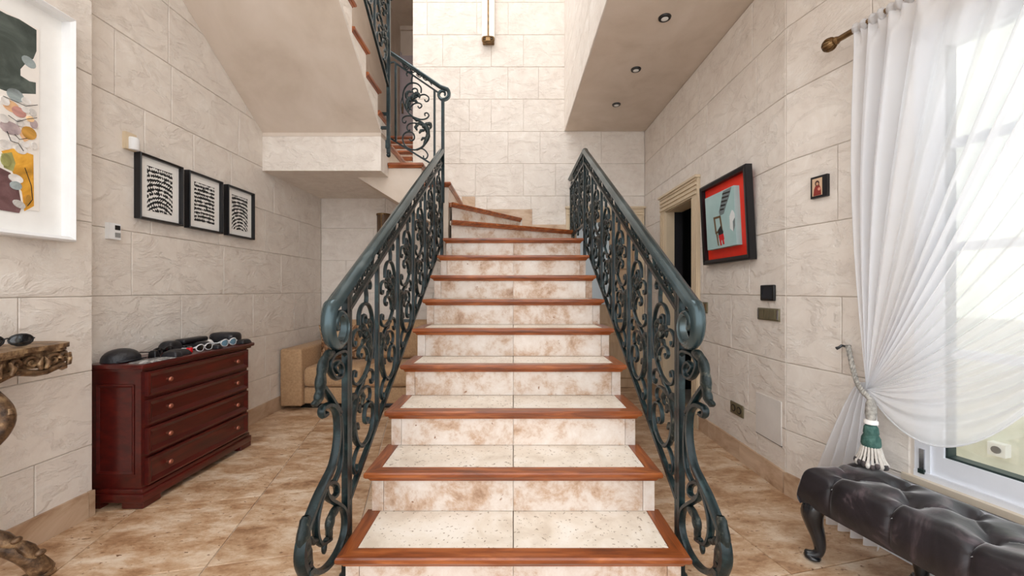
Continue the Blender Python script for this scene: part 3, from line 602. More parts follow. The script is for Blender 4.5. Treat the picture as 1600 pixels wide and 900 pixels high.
# running scroll between handrail and under-rail (one bay), sheared to the slope
BAY = 0.34
def frieze_mesh(m):
    mb = MB(); q = lambda s, h: (0, s, h+m*s)
    def rr(pts, r=0.0042): mb.tube([q(*p) for p in pts], r, 5, flat=(SX, 1.4))
    for c, dr in ((-0.085, 1), (-0.03, -1), (0.03, 1), (0.085, -1)):
        rr([(c+(0.030-0.019*i/14)*math.cos(dr*(0.8+i*0.62)), (0.030-0.019*i/14)*math.sin(dr*(0.8+i*0.62))) for i in range(15)])
    rr([(-0.15, -0.028), (-0.12, 0.0), (-0.10, 0.025)]); rr([(0.15, 0.028), (0.12, 0.005), (0.105, -0.025)])
    mb.leaf([q(-0.165, 0.0), q(-0.15, 0.004), q(-0.13, 0.006), q(-0.115, 0.0)], 0.018, SX, 2, 0.003, 0.3)
    me = mb.mesh('frieze_scroll', 60, Vector((0, 0, 0))); me.materials.append(M['iron']); return me
SL = 0.62
ME_FRIEZE = frieze_mesh(SL); ME_FRIEZE0 = frieze_mesh(0.0)
RAILP = [(-0.030, -0.006), (-0.026, 0.008), (-0.016, 0.019), (0.0, 0.024), (0.016, 0.019), (0.026, 0.008), (0.030, -0.006), (0.020, -0.012), (0.018, -0.020), (-0.018, -0.020), (-0.020, -0.012)]
RAILT = [(a*0.75, b*0.8) for a, b in RAILP]
# newel foot ornament drawn in the railing plane
def pl(px, py):
    y = XRAIL*FPX/(802-px); return (0, y, CH-(py-453)*y/FPX)
def flight_rail(name, label, x, sgn, ret=False):
    rail = thing(name, (x, 1.54, 0), label, 'railing')
    yb = [1.54+BAY*i for i in range(7)]
    zb = lambda y: 0.285+SL*(y-1.54)                       # bottom rail
    zh = lambda y: 1.135+0.605*(y-1.54)                    # handrail
    bar = lambda nm, a, b, w_: MB().box(x-w_, x+w_, a-w_, a+w_, b[0], b[1]).build(nm, M['iron'], rail)
    # handrail with rolled volute
    C = (1.468, 0.985); P = []; S = []
    for i in range(15):
        y = 3.57-(3.57-1.42)*i/14; P.append((x, y, zh(y))); S.append(1.0)
    for i in range(1, 40):
        th = math.radians(121+i*12.5); r = 0.098-0.084*(i/39)**0.95
        P.append((x, C[0]+r*math.cos(th), C[1]+r*math.sin(th)*1.06)); S.append(1.0-0.66*(i/39)**0.8)
    MB().sweep(P, RAILP, (-1, 0, 0), S).build('handrail', M['handrail'], rail, 50)
    mb = MB(); mb.tube([(x, y, zh(y)-0.105) for y in (1.55, 3.57)], 0.011, 4, flat=(SX, 1.3)); mb.build('under_rail', M['iron'], rail)
    mb = MB(); mb.tube([(x, y, zb(y)) for y in (1.53, 3.6)], 0.013, 4, flat=(SX, 1.1)); mb.build('bottom_rail', M['iron'], rail)
    for i, y in enumerate(yb):
        if i == 0:
            bar('newel_bar', y-0.012, (0.0, zh(y)-0.02), 0.0115); bar('newel_bar', y+0.018, (0.0, zh(y)-0.02), 0.009)
        elif i == 6: bar('newel_bar', y, (1.40, (zh(y)-0.01) if ret else 1.9), 0.013)
        else: bar('baluster_bar', y, (zb(y), zh(y)-0.1), 0.009)
    for i in range(6):
        yc = (yb[i]+yb[i+1])/2; zc = (zb(yc)+zh(yc)-0.105)/2
        pn = inst(ME_SCROLL, 'scroll_panel', (x, yc, zc), rail)
        inst(ME_LEAF_A, 'leaf_cluster', (x, yc, zc), pn); inst(ME_LEAF_B, 'acanthus_leaf', (x, yc, zc), pn)
        inst(ME_FRIEZE, 'frieze_scroll', (x, yc, zh(yc)-0.055), rail)
    # foot: leaf bracket, curled bar, long loop, outer leaf
    def bar2(nm, pts, r0, r1=None, mat='iron', k=4, fl=1.35):
        Q = smooth_path([(x, pl(*p)[1], pl(*p)[2]) for p in pts], k); n = len(Q); r1 = r1 if r1 is not None else r0
        return MB().tube(Q, [r0+(r1-r0)*i/(n-1) for i in range(n)], 6, flat=(SX, fl)).build(nm, M[mat], rail, 60)
    bar2('bracket_scroll', [(527,582),(522,574),(528,566),(534,574),(532,588),(522,590),(514,572),(520,555),(536,549),(541,560)], 0.008, 0.010)
    mb = MB(); mb.leaf(smooth_path([(x, pl(*p)[1], pl(*p)[2]) for p in [(520,551),(508,560),(502,585),(500,612),(495,628),(488,632)]], 4), 0.026, SX, 5, 0.005, 0.5)
    mb.build('bracket_leaf', M['leaf_iron'], rail, 60)
    bar2('bracket_strut', [(504,605),(516,622),(530,645)], 0.011)
    bar2('foot_bar', [(510,646),(504,650),(502,642),(507,635),(518,634),(526,648),(527,685),(520,725),(508,752),(497,775),(486,803),(476,830),(470,858),(470,880),(476,896)], 0.010, 0.017, fl=1.2)
    bar2('foot_bar', [(531,650),(533,690),(531,730),(520,758)], 0.008)
    bar2('foot_loop', [(506,764),(499,785),(494,812),(494,835),(500,850),(509,847),(516,842)], 0.011, 0.008)
    bar2('foot_loop', [(508,771),(518,778),(526,770),(524,757),(514,754),(508,762),(512,778),(526,787),(536,796),(539,815),(536,838),(527,862),(514,882),(500,893),(487,893),(478,880)], 0.009, 0.012)
    for pts, w_, lb_ in (([(528,792),(518,806),(514,828),(516,845)], 0.024, 3), ([(478,806),(474,840),(478,866),(486,886)], 0.034, 5), ([(511,840),(507,852),(506,866)], 0.013, 2), ([(497,842),(488,846),(484,838)], 0.012, 2)):
        MB().leaf(smooth_path([(x, pl(*p)[1], pl(*p)[2]) for p in pts], 4), w_, SX, lb_, 0.004, 0.5).build('foot_leaf', M['leaf_iron'], rail, 60)
    yy = pl(478, 890)[1]; zz = pl(478, 890)[2]
    MB().tube([(x, yy, zz), (x, yy-0.02, 0.09), (x, yy-0.01, 0.0)], [0.02, 0.018, 0.024], 6, flat=(SX, 1.2)).build('foot_bar', M['iron'], rail, 60)
    for y in (1.54,): MB().lathe([(0.03, 0), (0.03, 0.012), (0.022, 0.02), (0.018, 0.05)], (x, y, 0.0), 'z', 12).build('newel_foot', M['iron'], rail)
    for y in yb[1:6:2]: MB().box(x-0.006, x-0.0-sgn*0.06, y-0.01, y+0.01, zb(y)-0.012, zb(y)+0.008).build('fixing_bracket', M['iron'], rail)
    if ret:                                                # level return to the back wall
        zt = zh(3.57); z0 = 1.70
        MB().sweep([(x, 3.56, zt), (x, 3.9, zt), (x, YB-0.02, zt)], RAILP, (1, 0, 0)).build('handrail', M['handrail'], rail, 50)
        MB().box(x-0.012, x+0.012, 3.58, YB-0.02, zt-0.115, zt-0.095).build('under_rail', M['iron'], rail)
        MB().box(x-0.012, x+0.012, 3.58, YB-0.02, z0, z0+0.02).build('bottom_rail', M['iron'], rail)
        for y in (3.88, 4.19, 4.46): bar('baluster_bar', y, (z0, zt-0.1), 0.009)
        for yc in (3.73, 4.04, 4.33):
            pn = inst(ME_SCROLL, 'scroll_panel', (x, yc, (z0+zt-0.1)/2), rail); pn.scale = (1, 0.9, 0.82)
            a = inst(ME_LEAF_A, 'leaf_cluster', (x, yc, (z0+zt-0.1)/2), pn); a = inst(ME_LEAF_B, 'acanthus_leaf', (x, yc, (z0+zt-0.1)/2), pn)
        for yc in (3.75, 4.1): inst(ME_FRIEZE0, 'frieze_scroll', (x, yc, zt-0.055), rail)
    return rail
flight_rail('stair_railing', 'dark green wrought iron railing on the sofa side of the staircase', -XRAIL, 1)
flight_rail('stair_railing', 'dark green wrought iron railing on the doorway side of the staircase', XRAIL, -1, True)
# ---- guard on the turned steps above the left railing
g = thing('landing_railing', (-0.66, 3.62, 1.9), 'open wrought iron scroll panel rising to the landing at the turn', 'railing')
yq = 3.60
xw = lambda px: (px-802)*yq/FPX
zw = lambda py: CH+(453-py)*yq/FPX
ZP = []; SS = []
p0, p1 = (xw(606), zw(80)), (xw(688), zw(136))
for i in range(9): ZP.append((p0[0]+(p1[0]-p0[0])*i/8, yq, p0[1]+(p1[1]-p0[1])*i/8)); SS.append(1.0)
c = (xw(692), zw(147.5))
for i in range(1, 34):
    th = math.radians(58-i*14); r = 0.062-0.046*(i/33)
    ZP.append((c[0]+r*math.cos(th), yq, c[1]+r*math.sin(th))); SS.append(1-0.5*i/33)
MB().sweep(ZP, RAILT, (0, 1, 0), SS).build('handrail', M['handrail'], g, 50)
MB().tube([(xw(610), yq, zw(98)), (xw(616), yq, zw(97)), (xw(624), yq, zw(103)), (xw(688), yq, zw(147))], 0.009, 4).build('under_rail', M['iron'], g)
MB().tube([(xw(606), yq, zw(214)), (xw(690), yq, zw(266))], 0.010, 4).build('bottom_rail', M['iron'], g)
zu = lambda X: zw(103)+(X-xw(624))*(zw(147)-zw(103))/(xw(688)-xw(624))
zl = lambda X: zw(214)+(X-xw(606))*(zw(266)-zw(214))/(xw(690)-xw(606))
for px in (618.5, 679): MB().box(xw(px)-0.009, xw(px)+0.009, yq-0.009, yq+0.009, zl(xw(px)), zu(xw(px))).build('baluster_bar', M['iron'], g)
MB().box(xw(692)-0.0135, xw(692)+0.0135, yq-0.0135, yq+0.0135, 1.905, c[1]-0.05).build('newel_bar', M['iron'], g)
xc = (xw(618.5)+xw(679))/2; zc = (zu(xc)+zl(xc))/2
pn = inst(ME_SCROLL, 'scroll_panel', (xc, yq, zc), g, PI/2)
inst(ME_LEAF_A, 'leaf_cluster', (xc, yq, zc), pn); inst(ME_LEAF_B, 'acanthus_leaf', (xc, yq, zc), pn)
inst(ME_FRIEZE, 'frieze_scroll', (xc, yq, zu(xc)+0.047), g, PI/2)
# ---- guard of the upper flight
xu = -1.075
ur = thing('upper_railing', (xu, 3.42, 2.27), 'wrought iron railing climbing beside the upper flight above the hall', 'railing')
MB().box(xu-0.014, xu+0.014, 3.42-0.014, 3.42+0.014, 2.29, 3.75).build('newel_bar', M['iron'], ur)
MB().ball((xu, 3.42, 2.275), 0.019).build('newel_drop', M['iron'], ur, 60)
for z in (2.51, 2.63): MB().box(-1.14, xu, 3.42-0.012, 3.42+0.012, z-0.011, z+0.011).build('fixing_bracket', M['iron'], ur)
MB().box(xu-0.022, xu+0.01, 3.42-0.018, 3.42+0.018, 2.33, 2.40).build('newel_collar', M['iron'], ur)
zb3 = lambda y: 2.86+0.655*(3.42-y)
MB().tube([(xu, 3.42, zb3(3.42)), (xu, 1.9, zb3(1.9))], 0.013, 4).build('bottom_rail', M['iron'], ur)
MB().tube([(xu, 3.42, zb3(3.42)+0.71), (xu, 1.9, zb3(1.9)+0.71)], 0.010, 4).build('under_rail', M['iron'], ur)
MB().sweep([(xu, 3.46, zb3(3.46)+0.81), (xu, 2.6, zb3(2.6)+0.81), (xu, 1.9, zb3(1.9)+0.81)], RAILP, (-1, 0, 0)).build('handrail', M['handrail'], ur)
for k in range(4):
    y = 3.42-BAY*(k+1); MB().box(xu-0.009, xu+0.009, y-0.009, y+0.009, zb3(y), zb3(y)+0.71).build('baluster_bar', M['iron'], ur)
    yc = y+BAY/2; zc = zb3(yc)+0.355
    pn = inst(ME_SCROLL, 'scroll_panel', (xu, yc, zc), ur, PI)
    inst(ME_LEAF_A, 'leaf_cluster', (xu, yc, zc), pn); inst(ME_LEAF_B, 'acanthus_leaf', (xu, yc, zc), pn)
# ================================================================= FURNITURE AND THINGS
# ---- chest of drawers
XF, DY0, DY1 = -1.90, 2.031, 2.83
DB = XL+0.018
ch = thing('chest_of_drawers', (-2.04, 2.43, 0), 'dark red mahogany chest of four drawers against the left wall', 'chest')
mb = MB(); mb.box(DB, XF, DY0, DY1, 0.09, 0.705)
mb.build('carcass', M['mahogany'], ch)
mb = MB(); mb.rbox(DB, XF+0.035, DY0-0.035, DY1+0.035, 0.712, 0.737, 0.008); mb.box(DB, XF+0.018, DY0-0.018, DY1+0.018, 0.70, 0.713)
mb.build('top_board', M['mahogany'], ch, 40)
mb = MB(); mb.rbox(DB, XF+0.022, DY0-0.02, DY1+0.02, 0.03, 0.075, 0.008); mb.rbox(DB, XF+0.012, DY0-0.012, DY1+0.012, 0.07, 0.098, 0.006); mb.build('plinth', M['mahogany'], ch, 40)
for y0, y1 in ((DY0-0.018, DY0+0.09), (DY1-0.09, DY1+0.018)): MB().rbox(XF-0.09, XF+0.02, y0, y1, 0.0, 0.036, 0.006).build('foot', M['mahogany'], ch)
for y0, y1 in ((DY0-0.012, DY0+0.03), (DY1-0.03, DY1+0.012)): MB().box(DB, DB+0.06, y0, y1, 0.0, 0.036).build('foot', M['mahogany'], ch)
def picture_frame(mb, fn, u0, u1, z0, z1, w_, t0, t1, tin):   # mitred moulding, outer height t1 falling to tin at the inner edge
    O = [(u0,z0),(u1,z0),(u1,z1),(u0,z1)]; I = [(u0+w_,z0+w_),(u1-w_,z0+w_),(u1-w_,z1-w_),(u0+w_,z1-w_)]; h = w_*0.35
    H = [(u0+h,z0+h),(u1-h,z0+h),(u1-h,z1-h),(u0+h,z1-h)]
    vs = [fn(*p, t0) for p in O]+[fn(*p, t1*0.9+t0*0.1) for p in O]+[fn(*p, t1) for p in H]+[fn(*p, tin) for p in I]+[fn(*p, t0) for p in I]
    fs = []
    for r in range(4):
        for j in range(4): fs.append((r*4+j, r*4+(j+1) % 4, (r+1)*4+(j+1) % 4, (r+1)*4+j))
    for j in range(4): fs.append((16+j, 16+(j+1) % 4, (j+1) % 4, j))
    return mb.add(vs, fs)
f_dr = lambda u, z, t: Vector((XF+t, u, z))
for z0, z1 in ((0.565, 0.692), (0.418, 0.545), (0.266, 0.400), (0.108, 0.248)):
    d = thing('drawer', f_dr((DY0+DY1)/2, (z0+z1)/2, 0), parent=ch)
    MB().box(XF-0.002, XF+0.009, DY0+0.022, DY1-0.022, z0+0.008, z1-0.008).build('drawer_front', M['mahogany'], d)
    picture_frame(MB(), f_dr, DY0+0.014, DY1-0.014, z0, z1, 0.030, 0.0, 0.022, 0.010).build('moulding', M['mahogany'], d)
    for y in (DY0+0.135, DY1-0.135): MB().lathe([(0.006, 0.008), (0.006, 0.020), (0.013, 0.026), (0.014, 0.032), (0.010, 0.038), (0.003, 0.040)], (XF, y, (z0+z1)/2), 'x', 12).build('knob', M['copper'], d, 50)
f_ds = lambda u, z, t: Vector((u, DY0-t, z))
picture_frame(MB(), f_ds, DB+0.03, XF-0.035, 0.17, 0.63, 0.016, 0.0, 0.008, 0.002).build('side_moulding', M['mahogany'], ch)
MB().box(XF-0.03, XF, DY0-0.006, DY0, 0.1, 0.7).build('corner_stile', M['mahogany'], ch)
# ---- things on the chest
ZT = 0.737
def onchest(px, zz=ZT, x=None):                       # point on the chest top seen at an image column for a given depth x
    return Vector((x, (-x)*FPX/(802-px), zz))
p = onchest(166, x=-2.03); p.y = 2.06
hat = thing('black_cap', (-2.075, 2.10, ZT), 'black peaked cap at the near end of the chest', 'cap')
TH = Matrix.Translation((-2.075, 2.10, ZT))
mb = MB(TH); mb.grid(lambda u, v: (0.075*math.cos(2*PI*u)*math.cos(v*PI/2), 0.085*math.sin(2*PI*u)*math.cos(v*PI/2), 0.002+0.066*math.sin(v*PI/2)**0.8), 21, 8); mb.build('crown', M['leather'], hat, 60)
mb = MB(TH); mb.prism([(0.05+0.055*math.sin(q), 0.075*math.cos(q)) for q in [PI*i/12 for i in range(13)]], lambda a, b, t: (a, b, t+0.16*max(0, a-0.06)), 0.004, 0.010); mb.build('peak', M['leather'], hat)
def pouch(name, label, cx, cy, sx, sy, h, rz, mat, z0=ZT, cat='pouch', puff=0.8):
    T = Matrix.Translation((cx, cy, z0)) @ Matrix.Rotation(rz, 4, 'Z')
    def sh(u, v):
        a = (u-0.5)*2; b = (v-0.5)*2; e = (max(0, 1-abs(a)**4)*max(0, 1-abs(b)**4))**0.5
        return (a*sx/2, b*sy/2, h*0.15+h*0.85*e**puff)
    mb = MB(T); mb.grid(sh, 17, 13)
    mb.grid(lambda u, v: ((u-0.5)*sx, (v-0.5)*sy, 0.001), 2, 2)
    n1 = 17; ed = [(sh(i/16, 0)) for i in range(17)]+[sh(1, j/12) for j in range(1, 13)]+[sh(1-i/16, 1) for i in range(1, 17)]+[sh(0, 1-j/12) for j in range(1, 12)]
    n = len(ed); mb.add([Vector(q) for q in ed]+[Vector((q[0], q[1], 0.001)) for q in ed], [(i, (i+1) % n, n+(i+1) % n, n+i) for i in range(n)])
    return mb.build(name, mat, None, 50, label, cat)
silver = pmat('silver_foil', [(0.35, rgb(70,70,74)), (0.5, rgb(150,150,150)), (0.65, rgb(225,225,222))], scale=28, rough=0.25, metal=0.3, dist=1.2)
def glasses(name, label, cx, cy, rz, lens, frame, z0=ZT, s=1.0):
    T = Matrix.Translation((cx, cy, z0)) @ Matrix.Rotation(rz, 4, 'Z') @ Matrix.Scale(s, 4)
    g_ = thing(name, (cx, cy, z0), label, 'glasses')
    for sg in (-1, 1):
        mb = MB(T); ring = [(sg*0.034+0.029*math.cos(q), 0.006*math.cos(q)**2, 0.024+0.020*math.sin(q)) for q in [2*PI*i/16 for i in range(17)]]
        mb.tube(ring, 0.0032, 6); mb.build('rim', frame, g_, 60)
        mb = MB(T); mb.add([(a, b-0.001, c) for a, b, c in ring[:-1]]+[(sg*0.034, -0.006, 0.024)], [(i, (i+1) % 16, 16) for i in range(16)]); mb.build('lens', lens, g_, 60)
        MB(T).tube([(sg*0.064, 0, 0.028), (sg*0.066, 0.02, 0.027), (sg*0.062, 0.09, 0.024), (sg*0.058, 0.125, 0.006)], 0.003, 5).build('temple', frame, g_, 60)
    MB(T).tube([(-0.007, 0, 0.03), (0, -0.003, 0.033), (0.007, 0, 0.03)], 0.0028, 5).build('bridge', frame, g_, 60)
    return g_
dk = flat('dark_lens', rgb(14,14,18), 0.1, 0, 0.5); bl = flat('blue_lens', rgb(110,150,172), 0.12, 0, 0.5); wh = flat('white_frame', rgb(230,230,232), 0.3); rd = flat('red_plastic', rgb(215,20,30), 0.35)
pouch('foil_pouch', 'flat silver grey patterned pouch at the front edge of the chest', -1.917, 2.11, 0.095, 0.19, 0.010, 0.0, silver)
pouch('round_tin', 'small round black tin between cap and sunglasses', -1.995, 2.203, 0.042, 0.03, 0.042, 0, M['black'], cat='tin', puff=0.6)
pouch('soft_pouch', 'soft black pouch just beyond the silver pouch', -1.92, 2.232, 0.085, 0.045, 0.034, 0.0, M['leather'])
glasses('sunglasses', 'black sunglasses near the cap on the chest', -2.022, 2.295, 1.57, dk, M['black'], s=1.05)
pouch('sunglasses_case', 'soft black case beside the red lighter, nearer the cap', -1.945, 2.30, 0.10, 0.08, 0.034, 0.0, M['leather'], cat='case')
lt = thing('red_lighter', (-1.925, 2.36, ZT), 'small bright red lighter at the front edge of the chest', 'lighter')
MB().rbox(-1.940, -1.914, 2.350, 2.374, ZT+0.001, ZT+0.034, 0.005).build('body', rd, lt, 50); MB().box(-1.935, -1.919, 2.354, 2.370, ZT+0.034, ZT+0.041).build('cap', M['chrome'], lt)
pouch('belt_bag', 'puffed black pouch against the wall in the middle of the chest', -2.095, 2.425, 0.085, 0.095, 0.066, 0.0, M['leather'])
glasses('sunglasses', 'dark sunglasses with white frame in the middle of the chest', -1.905, 2.453, 1.57, dk, wh, s=1.0)
pouch('cloth_bag', 'black folded cloth bag between white sunglasses and blue glasses', -2.0, 2.556, 0.095, 0.06, 0.046, 0.0, M['leather'], cat='bag')
pouch('wallet', 'small black wallet at the front edge by the pale blue glasses', -1.908, 2.547, 0.06, 0.042, 0.026, 0.0, M['leather'], cat='wallet')
gc = thing('glasses_case', (-2.09, 2.60, ZT), 'long hard black glasses case against the wall on the chest', 'case')
MB().rbox(-2.13, -2.064, 2.49, 2.69, ZT+0.0005, ZT+0.032, 0.012, 3).build('case_base', M['leather'], gc, 50); MB().rbox(-2.131, -2.063, 2.489, 2.691, ZT+0.034, ZT+0.066, 0.013, 3).build('case_lid', M['leather'], gc, 50)
glasses('ski_glasses', 'pale blue lens glasses near the far end of the chest', -1.905, 2.664, 1.57, bl, wh, s=1.12)
pouch('cleaning_cloth', 'crumpled white cloth between the hard case and the zip bag', -2.10, 2.717, 0.08, 0.045, 0.04, 0.0, M['mat_white'], cat='cloth', puff=1.6)
tb = thing('toiletry_bag', (-2.03, 2.80, ZT), 'rounded black zip bag at the far end of the chest', 'bag')
MB().rbox(-2.12, -1.945, 2.746, 2.862, ZT+0.0005, ZT+0.078, 0.030, 4).build('bag_body', M['leather'], tb, 60)
MB().tube([(-2.11, 2.752, ZT+0.055), (-1.95, 2.752, ZT+0.055)], 0.003, 5).build('zip', M['chrome'], tb)
pouch('phone_case', 'flat black case beside the rounded zip bag', -1.905, 2.80, 0.06, 0.09, 0.030, 0.0, M['leather'], cat='case')
# ---- pictures on the left wall
def box_picture(name, label, fn, u0, u1, z0, z1, fw, depth, fmat, mat_w, art):
    p = thing(name, fn((u0+u1)/2, z0, 0), label, 'picture')
    picture_frame(MB(), fn, u0, u1, z0, z1, fw, 0.001, depth, depth*0.85).build('frame', fmat, p)
    return p
for k, (y0, y1, off, cv, lb) in enumerate(((2.279, 2.579, 3.0, 22.0, 'black framed striped print nearest the motion sensor'), (2.626, 2.932, 11.0, 3.0, 'black framed striped print, middle of the three on the left wall'), (2.985, 3.29, 23.0, 26.0, 'black framed striped print farthest from the motion sensor'))):
    p = box_picture('striped_print', lb, f_left, y0, y1, 1.527, 1.910, 0.013, 0.042, M['frame_black'], 0.05, None)
    p['group'] = 'striped prints on the left wall'
    MB().prism([(y0+0.01, 1.537), (y1-0.01, 1.537), (y1-0.01, 1.90), (y0+0.01, 1.90)], f_left, 0.004, 0.016).build('mount', M['mat_white'], p)
    MB().prism([(y0+0.065, 1.585), (y1-0.062, 1.585), (y1-0.062, 1.85), (y0+0.065, 1.85)], f_left, 0.0165, 0.0185).build('print_sheet', zebra_mat('ink_rows', off, cv), p)
# large white framed abstract
by0, by1, bz0, bz1 = 1.06, 1.835, 1.335, 2.36
bp = box_picture('abstract_picture', 'large white box-framed abstract picture above the gilt console', f_near, by0, by1, bz0, bz1, 0.022, 0.075, M['white'], 0, None)
MB().prism([(by0+0.02, bz0+0.02), (by1-0.02, bz0+0.02), (by1-0.02, bz1-0.02), (by0+0.02, bz1-0.02)], f_near, 0.006, 0.024).build('mount', M['mat_white'], bp)
a0, a1, c0, c1 = 1.19, 1.725, 1.455, 2.245
MB().prism([(a0, c0), (a1, c0), (a1, c1), (a0, c1)], f_near, 0.0245, 0.027).build('paper', flat('art_paper', rgb(243,236,228), 0.8), bp)
def wash(name, col): 
    return pmat(name, [(0.3, tuple(x*0.55 for x in col[:3])+(1,)), (0.5, col), (0.72, tuple(min(1, x*1.5+0.03) for x in col[:3])+(1,))], scale=9, detail=6, rough=0.8, dist=0.8)
wsh = {'green': wash('wash_green', rgb(70,78,72)), 'orange': wash('wash_orange', rgb(222,160,52)), 'plum': wash('wash_plum', rgb(104,72,72)), 'grey': wash('wash_grey', rgb(150,160,160)), 'pink': wash('wash_pink', rgb(206,150,140)), 'ochre': wash('wash_ochre', rgb(178,130,50)), 'mauve': wash('wash_mauve', rgb(172,154,154)), 'olive': wash('wash_olive', rgb(150,148,90)), 'pale': wash('wash_pale', rgb(226,220,214)), 'peach': wash('wash_peach', rgb(232,184,140))}
lay = [0.0272]
def patch(poly, col):
    MB().prism(poly, f_near, 0.0268, lay[0]).build('colour_patch', wsh[col], bp); lay[0] += 0.00025
def blob(y, z, ry, rz, col, rot=0.0, n=16):
    patch([(y+ry*math.cos(q)*math.cos(rot)-rz*math.sin(q)*math.sin(rot), z+ry*math.cos(q)*math.sin(rot)+rz*math.sin(q)*math.cos(rot)) for q in [2*PI*i/n for i in range(n)]], col)
def ap(px, py):                                         # point of the sheet at an image position
    y = (-XLN-0.027)*FPX/(802-px); return (y, CH+(453-py)*y/FPX)
patch([ap(*q) for q in ((56,147),(56,129),(46,127),(32,118),(32,108),(42,97),(52,92),(57,80),(57,47),(30,30),(10,22))]+[(a0+0.02, c1-0.01), (a0+0.02, ap(0, 140)[1]), ap(8,142), ap(30,146)], 'green')
patch([ap(*q) for q in ((2,236),(20,232),(40,238),(52,242),(53,322),(38,330),(34,300),(20,270))], 'orange')
patch([ap(*q) for q in ((0,262),(16,270),(28,290),(34,322),(30,333),(0,328))]+[(a0+0.1, c0+0.02), (a0+0.1, 1.62)], 'plum')
patch([ap(*q) for q in ((2,240),(18,238),(24,255),(20,268),(6,262))], 'olive')
patch([ap(*q) for q in ((28,206),(46,204),(50,216),(38,222))], 'peach')
for px, py, r, s_, col, ro in ((45,97,11,7,'grey',-0.5),(24,149,13,9,'grey',0),(17,166,13,8,'peach',-.2),(29,175,11,7,'pink',-.2),(16,200,16,9,'mauve',0),(45,208,11,9,'ochre',0),(7,226,9,7,'pale',0),(32,234,9,6,'pale',0),(24,279,11,6,'pale',-.2),(24,290,9,6,'grey',0),(29,319,10,5,'pale',-.5),(39,172,6,4,'pale',0),(4,185,8,6,'pale',0),(40,158,7,5,'pale',.3),(8,250,7,9,'olive',0),(38,226,6,4,'pale',0),(50,176,5,5,'pale',0),(52,194,5,6,'mauve',0),(30,192,6,5,'pale',0),(6,158,7,6,'pale',0),(52,228,4,5,'pale',0),(46,186,5,4,'peach',0),(20,218,6,4,'pale',0),(42,312,4,7,'ochre',0)):
    y, z = ap(px, py); blob(y, z, r*y*y/(2.06*FPX)*1.05, s_*y/FPX*1.1, col, ro)
mb = MB()
for pts in (((2,150),(20,158),(38,166),(56,164)),((10,180),(24,190),(40,186),(55,184)),((8,205),(14,220),(26,224),(34,236)),((36,262),(46,290),(48,312),(40,322)),((20,210),(28,218),(40,216))):
    mb.tube([f_near(*ap(*q), lay[0]+0.0003) for q in pts], 0.0013, 5)
mb.build('ink_lines', M['black'], bp, kind='stuff')
# ---- small fittings on the left wall
s_ = thing('motion_sensor', f_left(2.245, 1.90, 0), 'small cream alarm sensor above the nearest striped print', 'sensor')
MB().prism([(2.212, 1.905), (2.275, 1.905), (2.275, 2.0), (2.212, 2.0)], f_left, 0.0, 0.02).build('back_plate', M['cream'], s_)
MB(Matrix.Translation(f_left(2.255, 1.95, 0.02))).lathe([(0.026, -0.042), (0.028, -0.036), (0.028, 0.02), (0.024, 0.028)], (0, 0, 0), 'z', 14).build('lens_dome', M['white'], s_, 50)
s_ = thing('thermostat', f_left(2.15, 1.38, 0), 'small white thermostat with dark display on the left wall', 'thermostat')
MB().prism([(2.118, 1.388), (2.182, 1.388), (2.182, 1.475), (2.118, 1.475)], f_left, 0.0, 0.022).build('housing', M['white'], s_)
MB().prism([(2.15, 1.44), (2.178, 1.44), (2.178, 1.465), (2.15, 1.465)], f_left, 0.022, 0.0235).build('display', M['black'], s_)
MB().prism([(2.15, 1.40), (2.178, 1.40), (2.178, 1.425), (2.15, 1.425)], f_left, 0.022, 0.025).build('button', flat('grey_button', rgb(150,150,148), 0.5), s_)
# ---- gilt console table, half in the frame
XN = XLN+0.016
co = thing('console_table', (-1.98, 1.3, 0), 'carved antique gilt console table under the large framed picture', 'table')
def serp(k=0.0):
    pts = [(XN, 1.72+k), (-1.97, 1.725+k), (-1.90, 1.70+k), (-1.865+k*0.5, 1.64+k*0.5), (-1.85+k, 1.52), (-1.80+k, 1.40), (-1.77+k, 1.2), (-1.80+k, 1.0), (-1.85+k, 0.85), (-1.90, 0.70-k), (XN, 0.68-k)]
    P = smooth_path([(a, b, 0) for a, b in pts], 3); return [(q.x if q.x > XN else XN, q.y) for q in P]
mb = MB(); mb.prism(serp(0.0), lambda a, b, t: (a, b, t), 0.874, 0.892); mb.prism(serp(-0.012), lambda a, b, t: (a, b, t), 0.862, 0.8745); mb.build('top_board', M['gilt'], co)
mb = MB(); mb.prism(serp(-0.028), lambda a, b, t: (a, b, t), 0.805, 0.8625); mb.build('apron', M['gilt'], co)
ed = serp(-0.024)
mb = MB()                                                # carved scrolls along the apron, and a scalloped lower edge
L_ = [Vector((a, b, 0)) for a, b in ed[1:-1]]
mb.tube([q+Vector((0, 0, 0.795+0.010*math.sin(i*1.15))) for i, q in enumerate(L_)], 0.013, 6); mb.build('apron_edge', M['gilt'], co, 60)
for i in range(2, len(L_)-3, 2):
    c = (L_[i]+L_[i+1])/2; t = (L_[i+1]-L_[i]).normalized(); n_ = Vector((-t.y, t.x, 0)); n_ = n_ if n_.x > 0 else -n_
    mb = MB(); dr = 1 if (i//2) % 2 else -1
    mb.tube([c+t*(dr*(0.030-0.0016*j)*math.cos(j*0.55))+Vector((0, 0, 0.832+(0.024-0.0013*j)*math.sin(j*0.55)))+n_*0.006 for j in range(15)], [0.008-0.0002*j for j in range(15)], 6)
    mb.build('carved_scroll', M['gilt'], co, 60)
    MB().leaf([c+t*(-dr*0.03)+Vector((0, 0, 0.80))+n_*0.01, c+t*(-dr*0.02)+Vector((0, 0, 0.825))+n_*0.014, c+t*(-dr*0.035)+Vector((0, 0, 0.85))+n_*0.01], 0.014, n_, 2, 0.004, 0.5).build('carved_leaf', M['gilt'], co, 60)
